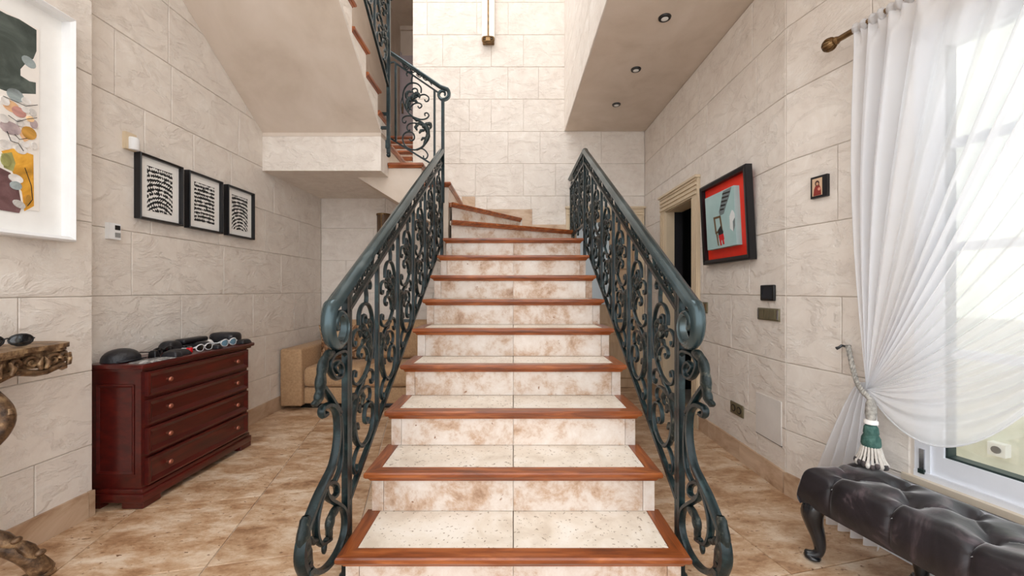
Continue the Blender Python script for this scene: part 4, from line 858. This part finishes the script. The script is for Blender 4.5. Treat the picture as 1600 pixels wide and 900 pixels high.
def leg(yc, sgn):
    lg = thing('leg', (-1.92, yc, 0), parent=co)
    P = smooth_path([(-1.95, yc-sgn*0.03, 0.80), (-1.91, yc, 0.74), (-1.875, yc+sgn*0.03, 0.66), (-1.885, yc+sgn*0.02, 0.58), (-1.95, yc-sgn*0.03, 0.48), (-2.0, yc-sgn*0.05, 0.38), (-1.99, yc-sgn*0.03, 0.29), (-1.94, yc+sgn*0.0, 0.22), (-1.89, yc+sgn*0.03, 0.17), (-1.85, yc+sgn*0.07, 0.11), (-1.83, yc+sgn*0.10, 0.05), (-1.84, yc+sgn*0.12, 0.018)], 5)
    n = len(P); MB().tube(P, [0.036-0.012*math.sin(PI*i/(n-1)) for i in range(n)], 8).build('leg_scroll', M['gilt'], lg, 60)
    MB().tube([(-1.885+0.032*math.cos(q)*(1-0.05*i), yc+sgn*0.03, 0.655+0.034*math.sin(q)*(1-0.05*i)) for i, q in enumerate([j*0.5 for j in range(16)])], 0.012, 6).build('knee_scroll', M['gilt'], lg, 60)
    for k in range(4):
        q0 = 30+k*6; pts_ = [P[min(i, n-1)]+Vector((0.012, 0.0, 0.026)) for i in range(q0, q0+9, 2)]
        MB().leaf(pts_, 0.034-0.004*k, (0.55, 0, 0.83), 3, 0.006, 0.45).build('acanthus_leaf', M['gilt'], lg, 60)
        MB().ball(pts_[0]+Vector((0.012, 0, 0.010)), 0.014, 0.018, 0.012, 8, 6).build('acanthus_curl', M['gilt'], lg, 60)
    MB().tube([(-1.985+(0.075-0.003*i)*math.cos(1.9-i*0.32), yc-sgn*0.01, 0.235+(0.06-0.002*i)*math.sin(1.9-i*0.32)) for i in range(16)], [0.020-0.0007*i for i in range(16)], 7).build('foot_scroll', M['gilt'], lg, 60)
    MB().leaf(smooth_path([(-2.03, yc, 0.30), (-1.985, yc+sgn*0.01, 0.345), (-1.945, yc+sgn*0.02, 0.33), (-1.93, yc+sgn*0.03, 0.295)], 4), 0.035, (0.3, -0.9, 0.2), 3, 0.006, 0.5).build('acanthus_leaf', M['gilt'], lg, 60)
    MB().rbox(-1.885, -1.80, yc+sgn*0.11-0.03, yc+sgn*0.11+0.03, 0.0, 0.022, 0.008).build('foot_pad', M['gilt'], lg, 50)
leg(1.43, 1); leg(0.97, -1)
MB().tube(smooth_path([(-1.99, 1.49, 0.24), (-2.02, 1.35, 0.27), (-1.98, 1.2, 0.30), (-2.02, 1.05, 0.27), (-1.99, 0.91, 0.24)], 5), 0.028, 8).build('stretcher', M['gilt'], co, 60)
glasses('sunglasses', 'folded dark sunglasses lying on the gilt console', -1.94, 1.52, 1.2, dk, M['black'], z0=0.8922, s=1.1)
# ---- sofa under the stairs
sx0, sx1, sy0, sy1 = XL+0.02, -0.66, 3.67, 4.46
sf = thing('sofa', ((sx0+sx1)/2, 4.05, 0), 'beige fabric sofa tucked under the stair landing', 'sofa')
def rb(nm, *a, r=0.03, seg=3, par=sf, mat='sofa'): return MB().rbox(*a, r, seg).build(nm, M[mat], par, 50)
rb('armrest', sx0, sx0+0.20, sy0, sy1, 0.035, 0.565, r=0.018); rb('armrest', sx1-0.20, sx1, sy0, sy1, 0.035, 0.565, r=0.018)
rb('base', sx0+0.202, sx1-0.202, sy0+0.03, sy1, 0.05, 0.205, r=0.02)
xm = (sx0+sx1)/2
for a, b in ((sx0+0.203, xm-0.002), (xm+0.002, sx1-0.203)):
    rb('seat_cushion', a, b, sy0+0.005, sy1-0.18, 0.208, 0.395, r=0.045)
    rb('back_cushion', a, b, sy1-0.36, sy1-0.17, 0.397, 0.80, r=0.06)
rb('backrest', sx0+0.202, sx1-0.202, sy1-0.165, sy1, 0.05, 0.70, r=0.03)
rb('plinth', sx0+0.15, sx1-0.15, sy0+0.08, sy1-0.05, 0.0, 0.048, r=0.004, seg=1, mat='black')
def pillow(name, label, c, s, th, tilt, rz, mat):
    T = Matrix.Translation(c) @ Matrix.Rotation(rz, 4, 'Z') @ Matrix.Rotation(tilt, 4, 'X')
    mb = MB(T)
    for sg in (-1, 1):
        mb.grid(lambda u, v: ((u-0.5)*s*(1-0.10*(1-(2*abs(v-0.5))**2)), sg*th*((1-(2*u-1)**4)*(1-(2*v-1)**4))**0.6+0.0005*sg, (v-0.5)*s*(1-0.10*(1-(2*abs(u-0.5))**2))), 13, 13)
    return mb.build(name, mat, None, 60, label, 'cushion')
pillow('cushion', 'brown patterned cushion leaning in the corner of the sofa', (-1.75, 3.985, 0.592), 0.36, 0.05, 0.22, 0.25, M['pillow'])
# ---- lamps
wl_ = thing('wall_lamp', (-1.47, YB, 1.6), 'brown half-round wall lamp on the back wall above the sofa', 'lamp')
mb = MB(); mb.prism([(-1.545+0.075+0.072*math.cos(q), -0.075*math.sin(q)) for q in [PI*i/10 for i in range(11)]], lambda a, b, t: (a, YB-0.001+b, t), 1.62, 1.955); mb.build('shade', pmat('bronze_shade', [(0.3, rgb(92,72,56)), (0.7, rgb(132,106,84))], scale=6, rough=0.5, metal=0.3, stretch=(1,1,0.3)), wl_, 40)
mb = MB(); mb.prism([(-1.47+0.08*math.cos(q), -0.082*math.sin(q)) for q in [PI*i/10 for i in range(11)]], lambda a, b, t: (a, YB-0.001+b, t), 1.955, 1.972); mb.build('rim', M['brass'], wl_)
MB().box(-1.476, -1.464, YB-0.082, YB-0.07, 1.62, 1.955).build('seam', M['brass'], wl_)
tl = thing('tube_lamp', (-0.28, YB, 3.9), 'tall white glass tube lamp high on the back wall', 'lamp')
gw = flat('opal_glass', rgb(255,250,242), 0.25, emit=0.0)
MB().rbox(-0.352, -0.288, YB-0.075, YB-0.015, 3.925, 5.4, 0.02, 3).build('glass_tube', gw, tl, 50); MB().rbox(-0.272, -0.208, YB-0.075, YB-0.015, 3.925, 5.4, 0.02, 3).build('glass_tube', gw, tl, 50)
MB().box(-0.288, -0.272, YB-0.03, YB-0.012, 3.95, 5.4).build('spine', M['brass'], tl)
ring = [(-0.28+0.062*math.copysign(abs(math.cos(q))**0.5, math.cos(q)), YB-0.078, 3.905+0.030*math.copysign(abs(math.sin(q))**0.6, math.sin(q))) for q in [2*PI*i/24 for i in range(25)]]
MB().tube(ring, 0.011, 6).build('end_ring', M['brass'], tl, 60); MB().box(-0.305, -0.255, YB-0.09, YB-0.02, 3.885, 3.925).build('end_block', M['brass'], tl); MB().box(-0.345, -0.215, YB-0.06, YB-0.0, 3.89, 3.924).build('mount', M['brass'], tl)
for k, (y, lb) in enumerate(((2.62, 'black recessed downlight nearest the viewer in the low ceiling'), (3.235, 'black recessed downlight, middle of three in the low ceiling'), (3.848, 'black recessed downlight nearest the back wall in the low ceiling'))):
    dl = thing('downlight', (1.0, y, ZC-0.012), lb, 'downlight', 'ceiling downlights')
    mb = MB(); mb.lathe([(0.022, -0.001), (0.024, -0.010), (0.038, -0.010), (0.041, -0.004), (0.041, 0.0)], (1.0, y, ZC), 'z', 20); mb.build('bezel', M['black'], dl, 40)
    MB().lathe([(0.023, -0.012), (0.018, -0.014), (0.004, -0.015)], (1.0, y, ZC), 'z', 16).build('bulb', flat('lamp_glass', rgb(235,235,232), 0.2), dl, 40)
# ---- red picture on the right wall
ry0, ry1, rz0, rz1 = 2.42, 3.02, 1.302, 1.885
rp = thing('red_picture', f_right(2.7, rz0, 0), 'red picture in a black frame with a raised pale blue canvas', 'picture')
ft = lambda u, z, t: f_right(u, z, t+(ry1-u)*0.0+0.004+0.03*(z-rz0)/(rz1-rz0))
picture_frame(MB(), ft, ry0, ry1, rz0, rz1, 0.032, 0.0, 0.045, 0.040).build('frame', M['frame_black'], rp)
MB().prism([(ry0+0.02, rz0+0.02), (ry1-0.02, rz0+0.02), (ry1-0.02, rz1-0.02), (ry0+0.02, rz1-0.02)], ft, 0.004, 0.012).build('red_ground', pmat('red_paint', [(0.3, rgb(222,30,14)), (0.7, rgb(246,58,28))], scale=4, rough=0.5), rp)
v0, v1, q0, q1 = 2.545, 2.925, 1.405, 1.785
MB().prism([(v0, q0), (v1, q0), (v1, q1), (v0, q1)], ft, 0.012, 0.048).build('canvas', pmat('blue_canvas', [(0.3, rgb(160,192,192)), (0.7, rgb(178,206,204))], scale=5, rough=0.8), rp)
def rpt(px, py, t=0.055):                                # canvas-face point at an image position
    y = (XR-t)*FPX/(px-802); return (y, CH+(453-py)*y/FPX)
def rpoly(nm, pts, mat, t=0.0495): return MB().prism([rpt(*p) for p in pts], ft, 0.047, t).build(nm, mat, rp)
grey = flat('paint_grey', rgb(120,132,134), 0.7); pw = flat('paint_white', rgb(232,236,236), 0.7); br = flat('paint_brown', rgb(110,84,54), 0.7)
rpoly('painted_arm', [(1135,299),(1148,292),(1144,306),(1138,322),(1134,334),(1128,337),(1127,331),(1130,320)], grey)
for k in range(5): rpoly('painted_stripe', [(1134-k*1.2,302+k*6.2),(1146-k*2.7,298+k*6.8),(1145.5-k*2.7,300.5+k*6.8),(1133.5-k*1.2,304.5+k*6.2)], M['black'], 0.0502)
for pts in ([(1118,340),(1128,337),(1128.5,340),(1119,343)], [(1118,340),(1120,340),(1122,366),(1120,366)], [(1127,337),(1129,337),(1131,358),(1129,358)], [(1120,363),(1130,357),(1131,360),(1121,366)], [(1121,366),(1123,366),(1124.5,384),(1123,384)]): rpoly('painted_chair', pts, br, 0.0500)
rpoly('painted_figure', [(1124,360),(1129,352),(1132,362),(1130,372),(1125,372)], M['black'], 0.0503)
for pts in ([(1125,368),(1132,365),(1133,374),(1126,376)], [(1126,376),(1128,375.5),(1129,383),(1127,384)], [(1130,375),(1132,374),(1133,381),(1131,382)]): rpoly('painted_cloth', pts, rd, 0.0506)
rpoly('painted_bottle', [(1143,338),(1146,330),(1147,328),(1149,329),(1151,334),(1151,352),(1148,362),(1143,357)], pw)
rpoly('painted_bottle_shade', [(1148,346),(1151,340),(1151,352),(1148,362)], grey, 0.0502)
# ---- icon on the window wall
ai = aw_at(1283.5); yi = aw(ai, 0, 0).y; zi = CH+(453-292)*yi/FPX
ic = thing('icon', aw(ai, zi-0.055, 0), 'tiny dark framed icon of a robed figure beside the curtain', 'icon')
awi = lambda u, z, t: aw(ai+u, zi+z, t)
MB().prism([(-0.041, -0.054), (0.041, -0.054), (0.041, 0.054), (-0.041, 0.054)], awi, 0.0, 0.018).build('panel', M['frame_black'], ic)
MB().prism([(-0.032, -0.043), (0.018, -0.043), (0.018, 0.043), (-0.032, 0.043)], awi, 0.018, 0.019).build('gold_ground', flat('icon_gold', rgb(214,182,150), 0.5), ic)
MB().prism([(-0.026, -0.042), (0.014, -0.042), (0.012, -0.01), (0.003, 0.012), (-0.012, 0.012), (-0.022, -0.01)], awi, 0.019, 0.0198).build('robe', flat('icon_red', rgb(140,48,40), 0.6), ic)
MB().prism([(-0.006+0.011*math.cos(q), 0.018+0.014*math.sin(q)) for q in [2*PI*i/12 for i in range(12)]], awi, 0.0198, 0.0204).build('veil', flat('icon_veil', rgb(74,36,34), 0.6), ic)
MB().prism([(-0.005+0.006*math.cos(q), 0.015+0.008*math.sin(q)) for q in [2*PI*i/10 for i in range(10)]], awi, 0.0204, 0.0208).build('face', flat('icon_face', rgb(206,160,124), 0.6), ic)
MB().prism([(0.004+0.007*math.cos(q), -0.012+0.008*math.sin(q)) for q in [2*PI*i/10 for i in range(10)]], awi, 0.0198, 0.0206).build('child', flat('icon_child', rgb(222,150,128), 0.6), ic)
# ---- fittings on the right wall
s_ = thing('touch_panel', f_right(2.31, 1.05, 0), 'square black touch screen above the bronze switch plate', 'control panel')
mb = MB(Matrix.Translation(f_right(2.31, 1.097, 0.008))); mb.rbox(-0.008, 0.008, -0.062, 0.062, -0.046, 0.046, 0.006).build('housing', M['black'], s_, 50)
MB().prism([(2.262, 1.063), (2.358, 1.063), (2.358, 1.131), (2.262, 1.131)], f_right, 0.016, 0.017).build('screen', flat('screen_glass', rgb(44,48,54), 0.12), s_)
s_ = thing('switch_plate', f_right(2.31, 0.94, 0), 'long bronze switch plate below the black touch screen', 'switch')
mb = MB(Matrix.Translation(f_right(2.31, 0.972, 0.005))); mb.rbox(-0.005, 0.005, -0.098, 0.098, -0.036, 0.036, 0.004).build('plate', M['olive'], s_, 50)
for k in range(3): MB().prism([(2.245+k*0.048, 0.945), (2.289+k*0.048, 0.945), (2.289+k*0.048, 0.999), (2.245+k*0.048, 0.999)], f_right, 0.010, 0.014).build('rocker', M['olive'], s_)
for u in (2.222, 2.396): MB().prism([(u-0.005, 0.945), (u+0.005, 0.945), (u+0.005, 0.999), (u-0.005, 0.999)], f_right, 0.010, 0.0135).build('end_strip', M['chrome'], s_)
s_ = thing('door_switch', f_right(3.08, 0.95, 0), 'small bronze light switch beside the dark doorway', 'switch')
mb = MB(Matrix.Translation(f_right(3.075, 0.978, 0.005))); mb.rbox(-0.005, 0.005, -0.042, 0.042, -0.042, 0.042, 0.004).build('plate', M['olive'], s_, 50)
MB().prism([(3.046, 0.95), (3.104, 0.95), (3.104, 1.006), (3.046, 1.006)], f_right, 0.010, 0.015).build('rocker', M['brass'], s_)
s_ = thing('double_socket', f_right(2.64, 0.28, 0), 'double bronze wall socket just above the skirting', 'socket')
mb = MB(Matrix.Translation(f_right(2.635, 0.322, 0.005))); mb.rbox(-0.005, 0.005, -0.075, 0.075, -0.040, 0.040, 0.004).build('plate', M['olive'], s_, 50)
for u in (2.602, 2.668):
    mb = MB(); mb.prism([(u+0.024*math.cos(2*PI*i/14), 0.322+0.024*math.sin(2*PI*i/14)) for i in range(14)], f_right, 0.010, 0.0125); mb.build('outlet', M['black'], s_)
    mb = MB(); mb.prism([(u+0.017*math.cos(2*PI*i/14), 0.322+0.017*math.sin(2*PI*i/14)) for i in range(14)], f_right, 0.0125, 0.0132); mb.build('outlet_face', M['olive'], s_)
s_ = thing('access_panel', f_right(2.31, 0.25, 0), 'plain square access hatch low on the right wall', 'hatch')
MB().prism([(2.20, 0.247), (2.428, 0.247), (2.428, 0.492), (2.20, 0.492)], f_right, 0.0, 0.006).build('hatch_cover', pmat('hatch_plaster', [(0.3, rgb(214,208,202)), (0.7, rgb(228,222,216))], scale=5, rough=0.8), s_)
MB().prism([(2.197, 0.243), (2.431, 0.243), (2.431, 0.247), (2.197, 0.247)], f_right, 0.0, 0.004).build('hatch_gap', M['black'], s_)
# ---- curtain, rod and tieback
ROFF = 0.10
ar0 = aw_at(1335, ROFF); yr = aw(ar0, 0, ROFF).y; ZR = CH+(453-47)*yr/FPX
af = aw_at(1296, ROFF)
rod = thing('curtain_rod', aw(ar0+0.8, ZR-0.02, ROFF), 'aged brass curtain rod with a fluted ball finial', 'curtain rod')
MB().tube([aw(af+0.03, ZR, ROFF), aw(ar0+2.0, ZR, ROFF)], 0.013, 10).build('pole', M['brass'], rod, 60)
c = aw(af, ZR, ROFF); mb = MB(); mb.ball(c, 0.028, 0.028, 0.026, 14, 10); mb.build('finial_ball', M['brass'], rod, 60)
for k in range(7):
    th = k*PI/7; b_ = NA*math.cos(th)+Vector((0, 0, 1))*math.sin(th)
    MB().tube([c+UA*(0.0295*math.cos(q))+b_*(0.0295*math.sin(q)) for q in [2*PI*i/20 for i in range(21)]], 0.0022, 4).build('finial_rib', M['brass'], rod)
MB().tube([aw(af+0.022, ZR, ROFF), aw(af+0.032, ZR, ROFF), aw(af+0.042, ZR, ROFF)], [0.012, 0.019, 0.014], 10).build('finial_collar', M['brass'], rod, 60)
for a in (ar0+0.03, ar0+1.9): MB().tube([aw(a, ZR, 0.0), aw(a, ZR, ROFF)], 0.009, 8).build('wall_bracket', M['brass'], rod)
at_ = aw_at(1354, 0.09); zt_ = CH+(453-608)*aw(at_, 0, 0.09).y/FPX
cu = thing('sheer_curtain', aw(ar0+0.5, 0.0, ROFF), 'white sheer curtain swept to one side with a rope tieback', 'curtain')
W_ = 1.55
def bnd(q):                                              # outer edge of the swept sheet: along the rod, then down its far side
    if q < 0.72: return (ar0+0.004+W_*(q/0.72)**1.15, ZR-0.016)
    e = (q-0.72)/0.28; return (ar0+W_-0.70*e, ZR-0.016-0.72*e)
def sheet(u, v):                                         # u around the fan, v from the tie outwards
    a1_, z1_ = bnd(u)
    r = v; lift = 0.0
    a = at_+(a1_-at_)*r; z = zt_+(z1_-zt_)*r
    sag = 0.535*max(0, (u-0.22)/0.78)**2.0
    z -= sag*4*r*(1-r)*(1-0.35*r)
    a += 0.03*math.sin(PI*r)*max(0, 1-u*4)*-1
    amp = (0.005+0.036*min(1, r*1.6))*(1-0.3*u)*(0.7+0.3*math.sin(u*23))
    ph = 2*PI*(u*21+0.30*math.sin(u*17))
    t = 0.088+amp*math.sin(ph)+0.25*amp*math.sin(2*ph+1+1.5*math.sin(u*9))
    if u < 0.72: t = t*(1-max(0, (r-0.94)/0.06))+(ROFF+0.016*math.sin(ph*2))*max(0, (r-0.94)/0.06)
    return aw(a, z, t)
MB().grid(sheet, 640, 48).build('swept_sheet', M['voile'], cu, 80)
def header(u, v):                                        # gathered casing around the rod
    th = 2*PI*v; rr = 0.018+0.005*math.sin(u*300)+0.002*math.sin(u*131)
    return aw(ar0+W_*u, ZR+rr*math.sin(th)*1.1, ROFF+rr*math.cos(th))
MB().grid(header, 300, 10).build('gathered_heading', M['voile'], cu, 80)
def tail(u, v):                                          # loose end below the tie
    w1 = 0.04+0.19*min(1, v*1.5)**0.8
    a = at_-0.005-w1*0.95+w1*u*1.15-0.01*v
    z = zt_+0.02-(zt_+0.01)*v
    return aw(a, max(0.004, z), 0.062+0.022*math.sin(u*2*PI*5+v)*(0.4+v*0.6)+0.008*math.sin(u*31))
MB().grid(tail, 90, 26).build('hanging_tail', M['voile'], cu, 80)
def hemtube():
    P = [sheet(1.0, i/60) for i in range(61)]
    return MB().tube(P, 0.0035, 5)
hemtube().build('hem', M['voile'], cu, 60)
tbk = thing('tieback', aw(at_, 0.4, 0.11), 'grey twisted rope tieback with a large green tassel', 'tieback')
ah_ = aw_at(1323, 0.02); zh_ = CH+(453-541)*aw(ah_, 0, 0.02).y/FPX
MB().tube([aw(ah_, zh_, 0.0), aw(ah_, zh_, 0.03), aw(ah_-0.004, zh_+0.004, 0.045), aw(ah_-0.012, zh_-0.006, 0.05), aw(ah_-0.022, zh_-0.012, 0.052)], [0.006, 0.006, 0.006, 0.006, 0.008], 8).build('hook', M['ebony'], tbk, 60)
def rp_(px, py, t): a = aw_at(px, t); return aw(a, CH+(453-py)*aw(a, 0, t).y/FPX, t)
P = smooth_path([rp_(1325, 541, 0.045), rp_(1331, 568, 0.06), rp_(1338, 594, 0.09), rp_(1347, 610, 0.14), rp_(1358, 622, 0.15), rp_(1361, 627, 0.15)], 12)
ropm = pmat('grey_rope', [(0.3, rgb(120,118,114)), (0.7, rgb(196,192,184))], scale=60, rough=0.9)
for s3 in range(3):
    Q = []
    for i, p in enumerate(P):
        t = (P[min(i+1, len(P)-1)]-P[max(i-1, 0)]).normalized(); b = NA-t*NA.dot(t); b.normalize(); d_ = t.cross(b)
        an = i*0.75+s3*2*PI/3; Q.append(p+b*(0.0052*math.cos(an))+d_*(0.0052*math.sin(an)))
    MB().tube(Q, 0.0058, 6).build('rope_strand', ropm, tbk, 60)
tc_ = P[-1]; 
gm_ = pmat('green_cord', [(0.3, rgb(40,78,72)), (0.7, rgb(84,122,112))], scale=50, rough=0.8, bump=0.3, bscale=160)
MB().lathe([(0.010, 0.01), (0.018, -0.01), (0.020, -0.05), (0.016, -0.075)], tuple(tc_), 'z', 12).build('tassel_neck', ropm, tbk, 60)
MB().lathe([(0.016, -0.075), (0.024, -0.08), (0.024, -0.092), (0.016, -0.094)], tuple(tc_), 'z', 14).build('tassel_band', M['mat_white'], tbk, 60)
MB().lathe([(0.016, -0.094), (0.023, -0.105), (0.026, -0.13), (0.024, -0.135), (0.031, -0.15), (0.033, -0.175), (0.030, -0.185)], tuple(tc_), 'z', 16).build('tassel_head', gm_, tbk, 60)
frm = [pmat('fringe_pale', [(0.3, rgb(196,188,178)), (0.7, rgb(228,222,214))], scale=40, rough=0.9), pmat('fringe_dark', [(0.3, rgb(40,44,44)), (0.7, rgb(96,84,84))], scale=40, rough=0.9)]
for k in range(20):
    th = 2*PI*k/20; d_ = Vector((math.cos(th), math.sin(th), 0)); ln = 0.075+0.012*random.random()
    MB().tube([tc_+d_*0.028+Vector((0, 0, -0.183)), tc_+d_*0.038+Vector((0, 0, -0.183-ln*0.5)), tc_+d_*0.046+Vector((0, 0, -0.183-ln*0.75))], [0.004, 0.0045, 0.005], 5).build('fringe_cord', frm[0], tbk, 60)
    MB().ball(tc_+d_*0.047+Vector((0, 0, -0.183-ln*0.86)), 0.009, 0.009, 0.013, 7, 5).build('fringe_bobble', frm[(k % 3) > 0], tbk, 60)
# ---- tufted bench in front of the window
BL, BW = 1.12, 0.30
OB = Vector((1.207, 1.658, 0)); EW = -NA
TB = Matrix(((UA.x, EW.x, 0, OB.x), (UA.y, EW.y, 0, OB.y), (0, 0, 1, 0), (0, 0, 0, 1)))
be = thing('bench', OB+UA*BL/2+EW*BW/2, 'grey buttoned velvet bench on black cabriole legs below the window', 'bench')
r1 = [(0.115+0.20*k, 0.10) for k in range(6)]; r2 = [(0.015+0.20*k, 0.21) for k in range(7)]
r2 = [p for p in r2 if 0.05 < p[0] < BL-0.04]
segs = []
for a in r1:
    for b in r2:
        if abs(a[0]-b[0]) < 0.12: segs.append((a, b))
    segs.append((a, (a[0], -0.05)))
for b in r2: segs.append((b, (b[0], BW+0.05)))
segs += [(r1[0], (-0.04, 0.21)), ((-0.02, 0.21), (0.05, 0.21))]
def sd(p, a, b):
    ax, ay = a; bx, by = b; t = ((p[0]-ax)*(bx-ax)+(p[1]-ay)*(by-ay))/((bx-ax)**2+(by-ay)**2); t = min(1, max(0, t))
    return math.hypot(p[0]-ax-t*(bx-ax), p[1]-ay-t*(by-ay))
ZB0, ZB1 = 0.225, 0.385
def cush(u, v):
    # v runs over the front side, the top and the back side
    x = u*BL; 
    if v < 0.22: y = 0.0; z = ZB0+(ZB1-0.045-ZB0)*v/0.22
    elif v > 0.78: y = BW; z = ZB0+(ZB1-0.045-ZB0)*(1-v)/0.22
    else:
        e = (v-0.22)/0.56; y = BW*e; z = None
    ex = min(x, BL-x)
    if z is None:
        ey = min(y, BW-y); k = 0.055
        fx = math.sqrt(max(0, 1-max(0, 1-ex/k)**2)); fy = math.sqrt(max(0, 1-max(0, 1-ey/k)**2))
        z = ZB1-0.045*max(1-fx, 1-fy)
        h = 0
        for p in r1+r2: d = math.hypot(x-p[0], y-p[1]); h = max(h, 0.046*math.exp(-(d/0.030)**1.1))
        for a, b in segs: d = sd((x, y), a, b); h = max(h, 0.020*math.exp(-(d/0.012)**1.0))
        w_ = 0.010*math.sin(x*41+1.3)*math.sin(y*37)*fx*fy*0.4
        z -= h*min(1, fx*1.2)*1.0; z += w_
    else:
        bulge = 0.012*math.sin(PI*min(1, (z-ZB0)/(ZB1-0.045-ZB0)))
        cr = 0
        for p in (r1 if y == 0 else r2): cr = max(cr, math.exp(-(abs(x-p[0])/0.009)**1.3))
        y += (-1 if y == 0 else 1)*(bulge-0.010*cr*min(1, (z-ZB0)/0.05))
    z -= 0.0 if ex > 0.03 else 0
    return (x, y, z)
mb = MB(TB); mb.grid(cush, 225, 90)
n = 90
for u in (0.0, 1.0):                                       # rounded ends
    ed = [cush(u, j/(n-1)) for j in range(n)]; sg = -1 if u == 0 else 1
    def endf(q, w__, ed=ed, sg=sg):
        j = int(round(w__*(n-1))); p = ed[j]; cz = ZB0; 
        return (p[0]+sg*0.014*math.sin(q*PI), p[1], ZB0+(p[2]-ZB0)*(1-q))
    mb.grid(endf, 8, n)
mb.build('tufted_cushion', M['velvet'], be, 80)
mb = MB(TB); mb.box(0.005, BL-0.005, 0.005, BW-0.005, ZB0-0.004, ZB0+0.05); mb.build('seat_frame', M['ebony'], be)
for (x, y) in r1+r2:
    mb = MB(TB); mb.ball((x, y, ZB1-0.042), 0.011, 0.011, 0.006, 10, 6); mb.build('button', M['velvet'], be, 60)
for sx_, x in ((-1, 0.04), (1, BL-0.04)):
    for sy_, y in ((-1, 0.04), (1, BW-0.04)):
        x = (0.04 if sy_ < 0 else 0.25) if sx_ < 0 else (BL-0.04 if sy_ < 0 else BL-0.25)
        P = smooth_path([(x-sx_*0.005, y-sy_*0.005, ZB0+0.02), (x+sx_*0.014, y+sy_*0.016, ZB0-0.02), (x+sx_*0.012, y+sy_*0.014, 0.155), (x+sx_*0.002, y+sy_*0.003, 0.10), (x-sx_*0.002, y-sy_*0.001, 0.05), (x+sx_*0.008, y+sy_*0.010, 0.024), (x+sx_*0.036, y+sy_*0.032, 0.016)], 5)
        m_ = len(P); rr = []
        for i in range(m_):
            q = i/(m_-1); rr.append(0.032+0.008*math.sin(PI*min(1, q/0.35)) if q < 0.35 else (0.032-0.014*(q-0.35)/0.35 if q < 0.7 else 0.018))
        rr = [min(a, 0.040) for a in rr]; rr[-1] = 0.012
        lg = MB(TB).tube(P, rr, 10).build('leg', M['ebony'], be, 60)
        mb = MB(TB); mb.ball((x+sx_*0.016, y+sy_*0.016, 0.0125), 0.032, 0.030, 0.0125, 10, 6); mb.build('foot_pad', M['ebony'], lg, 60)
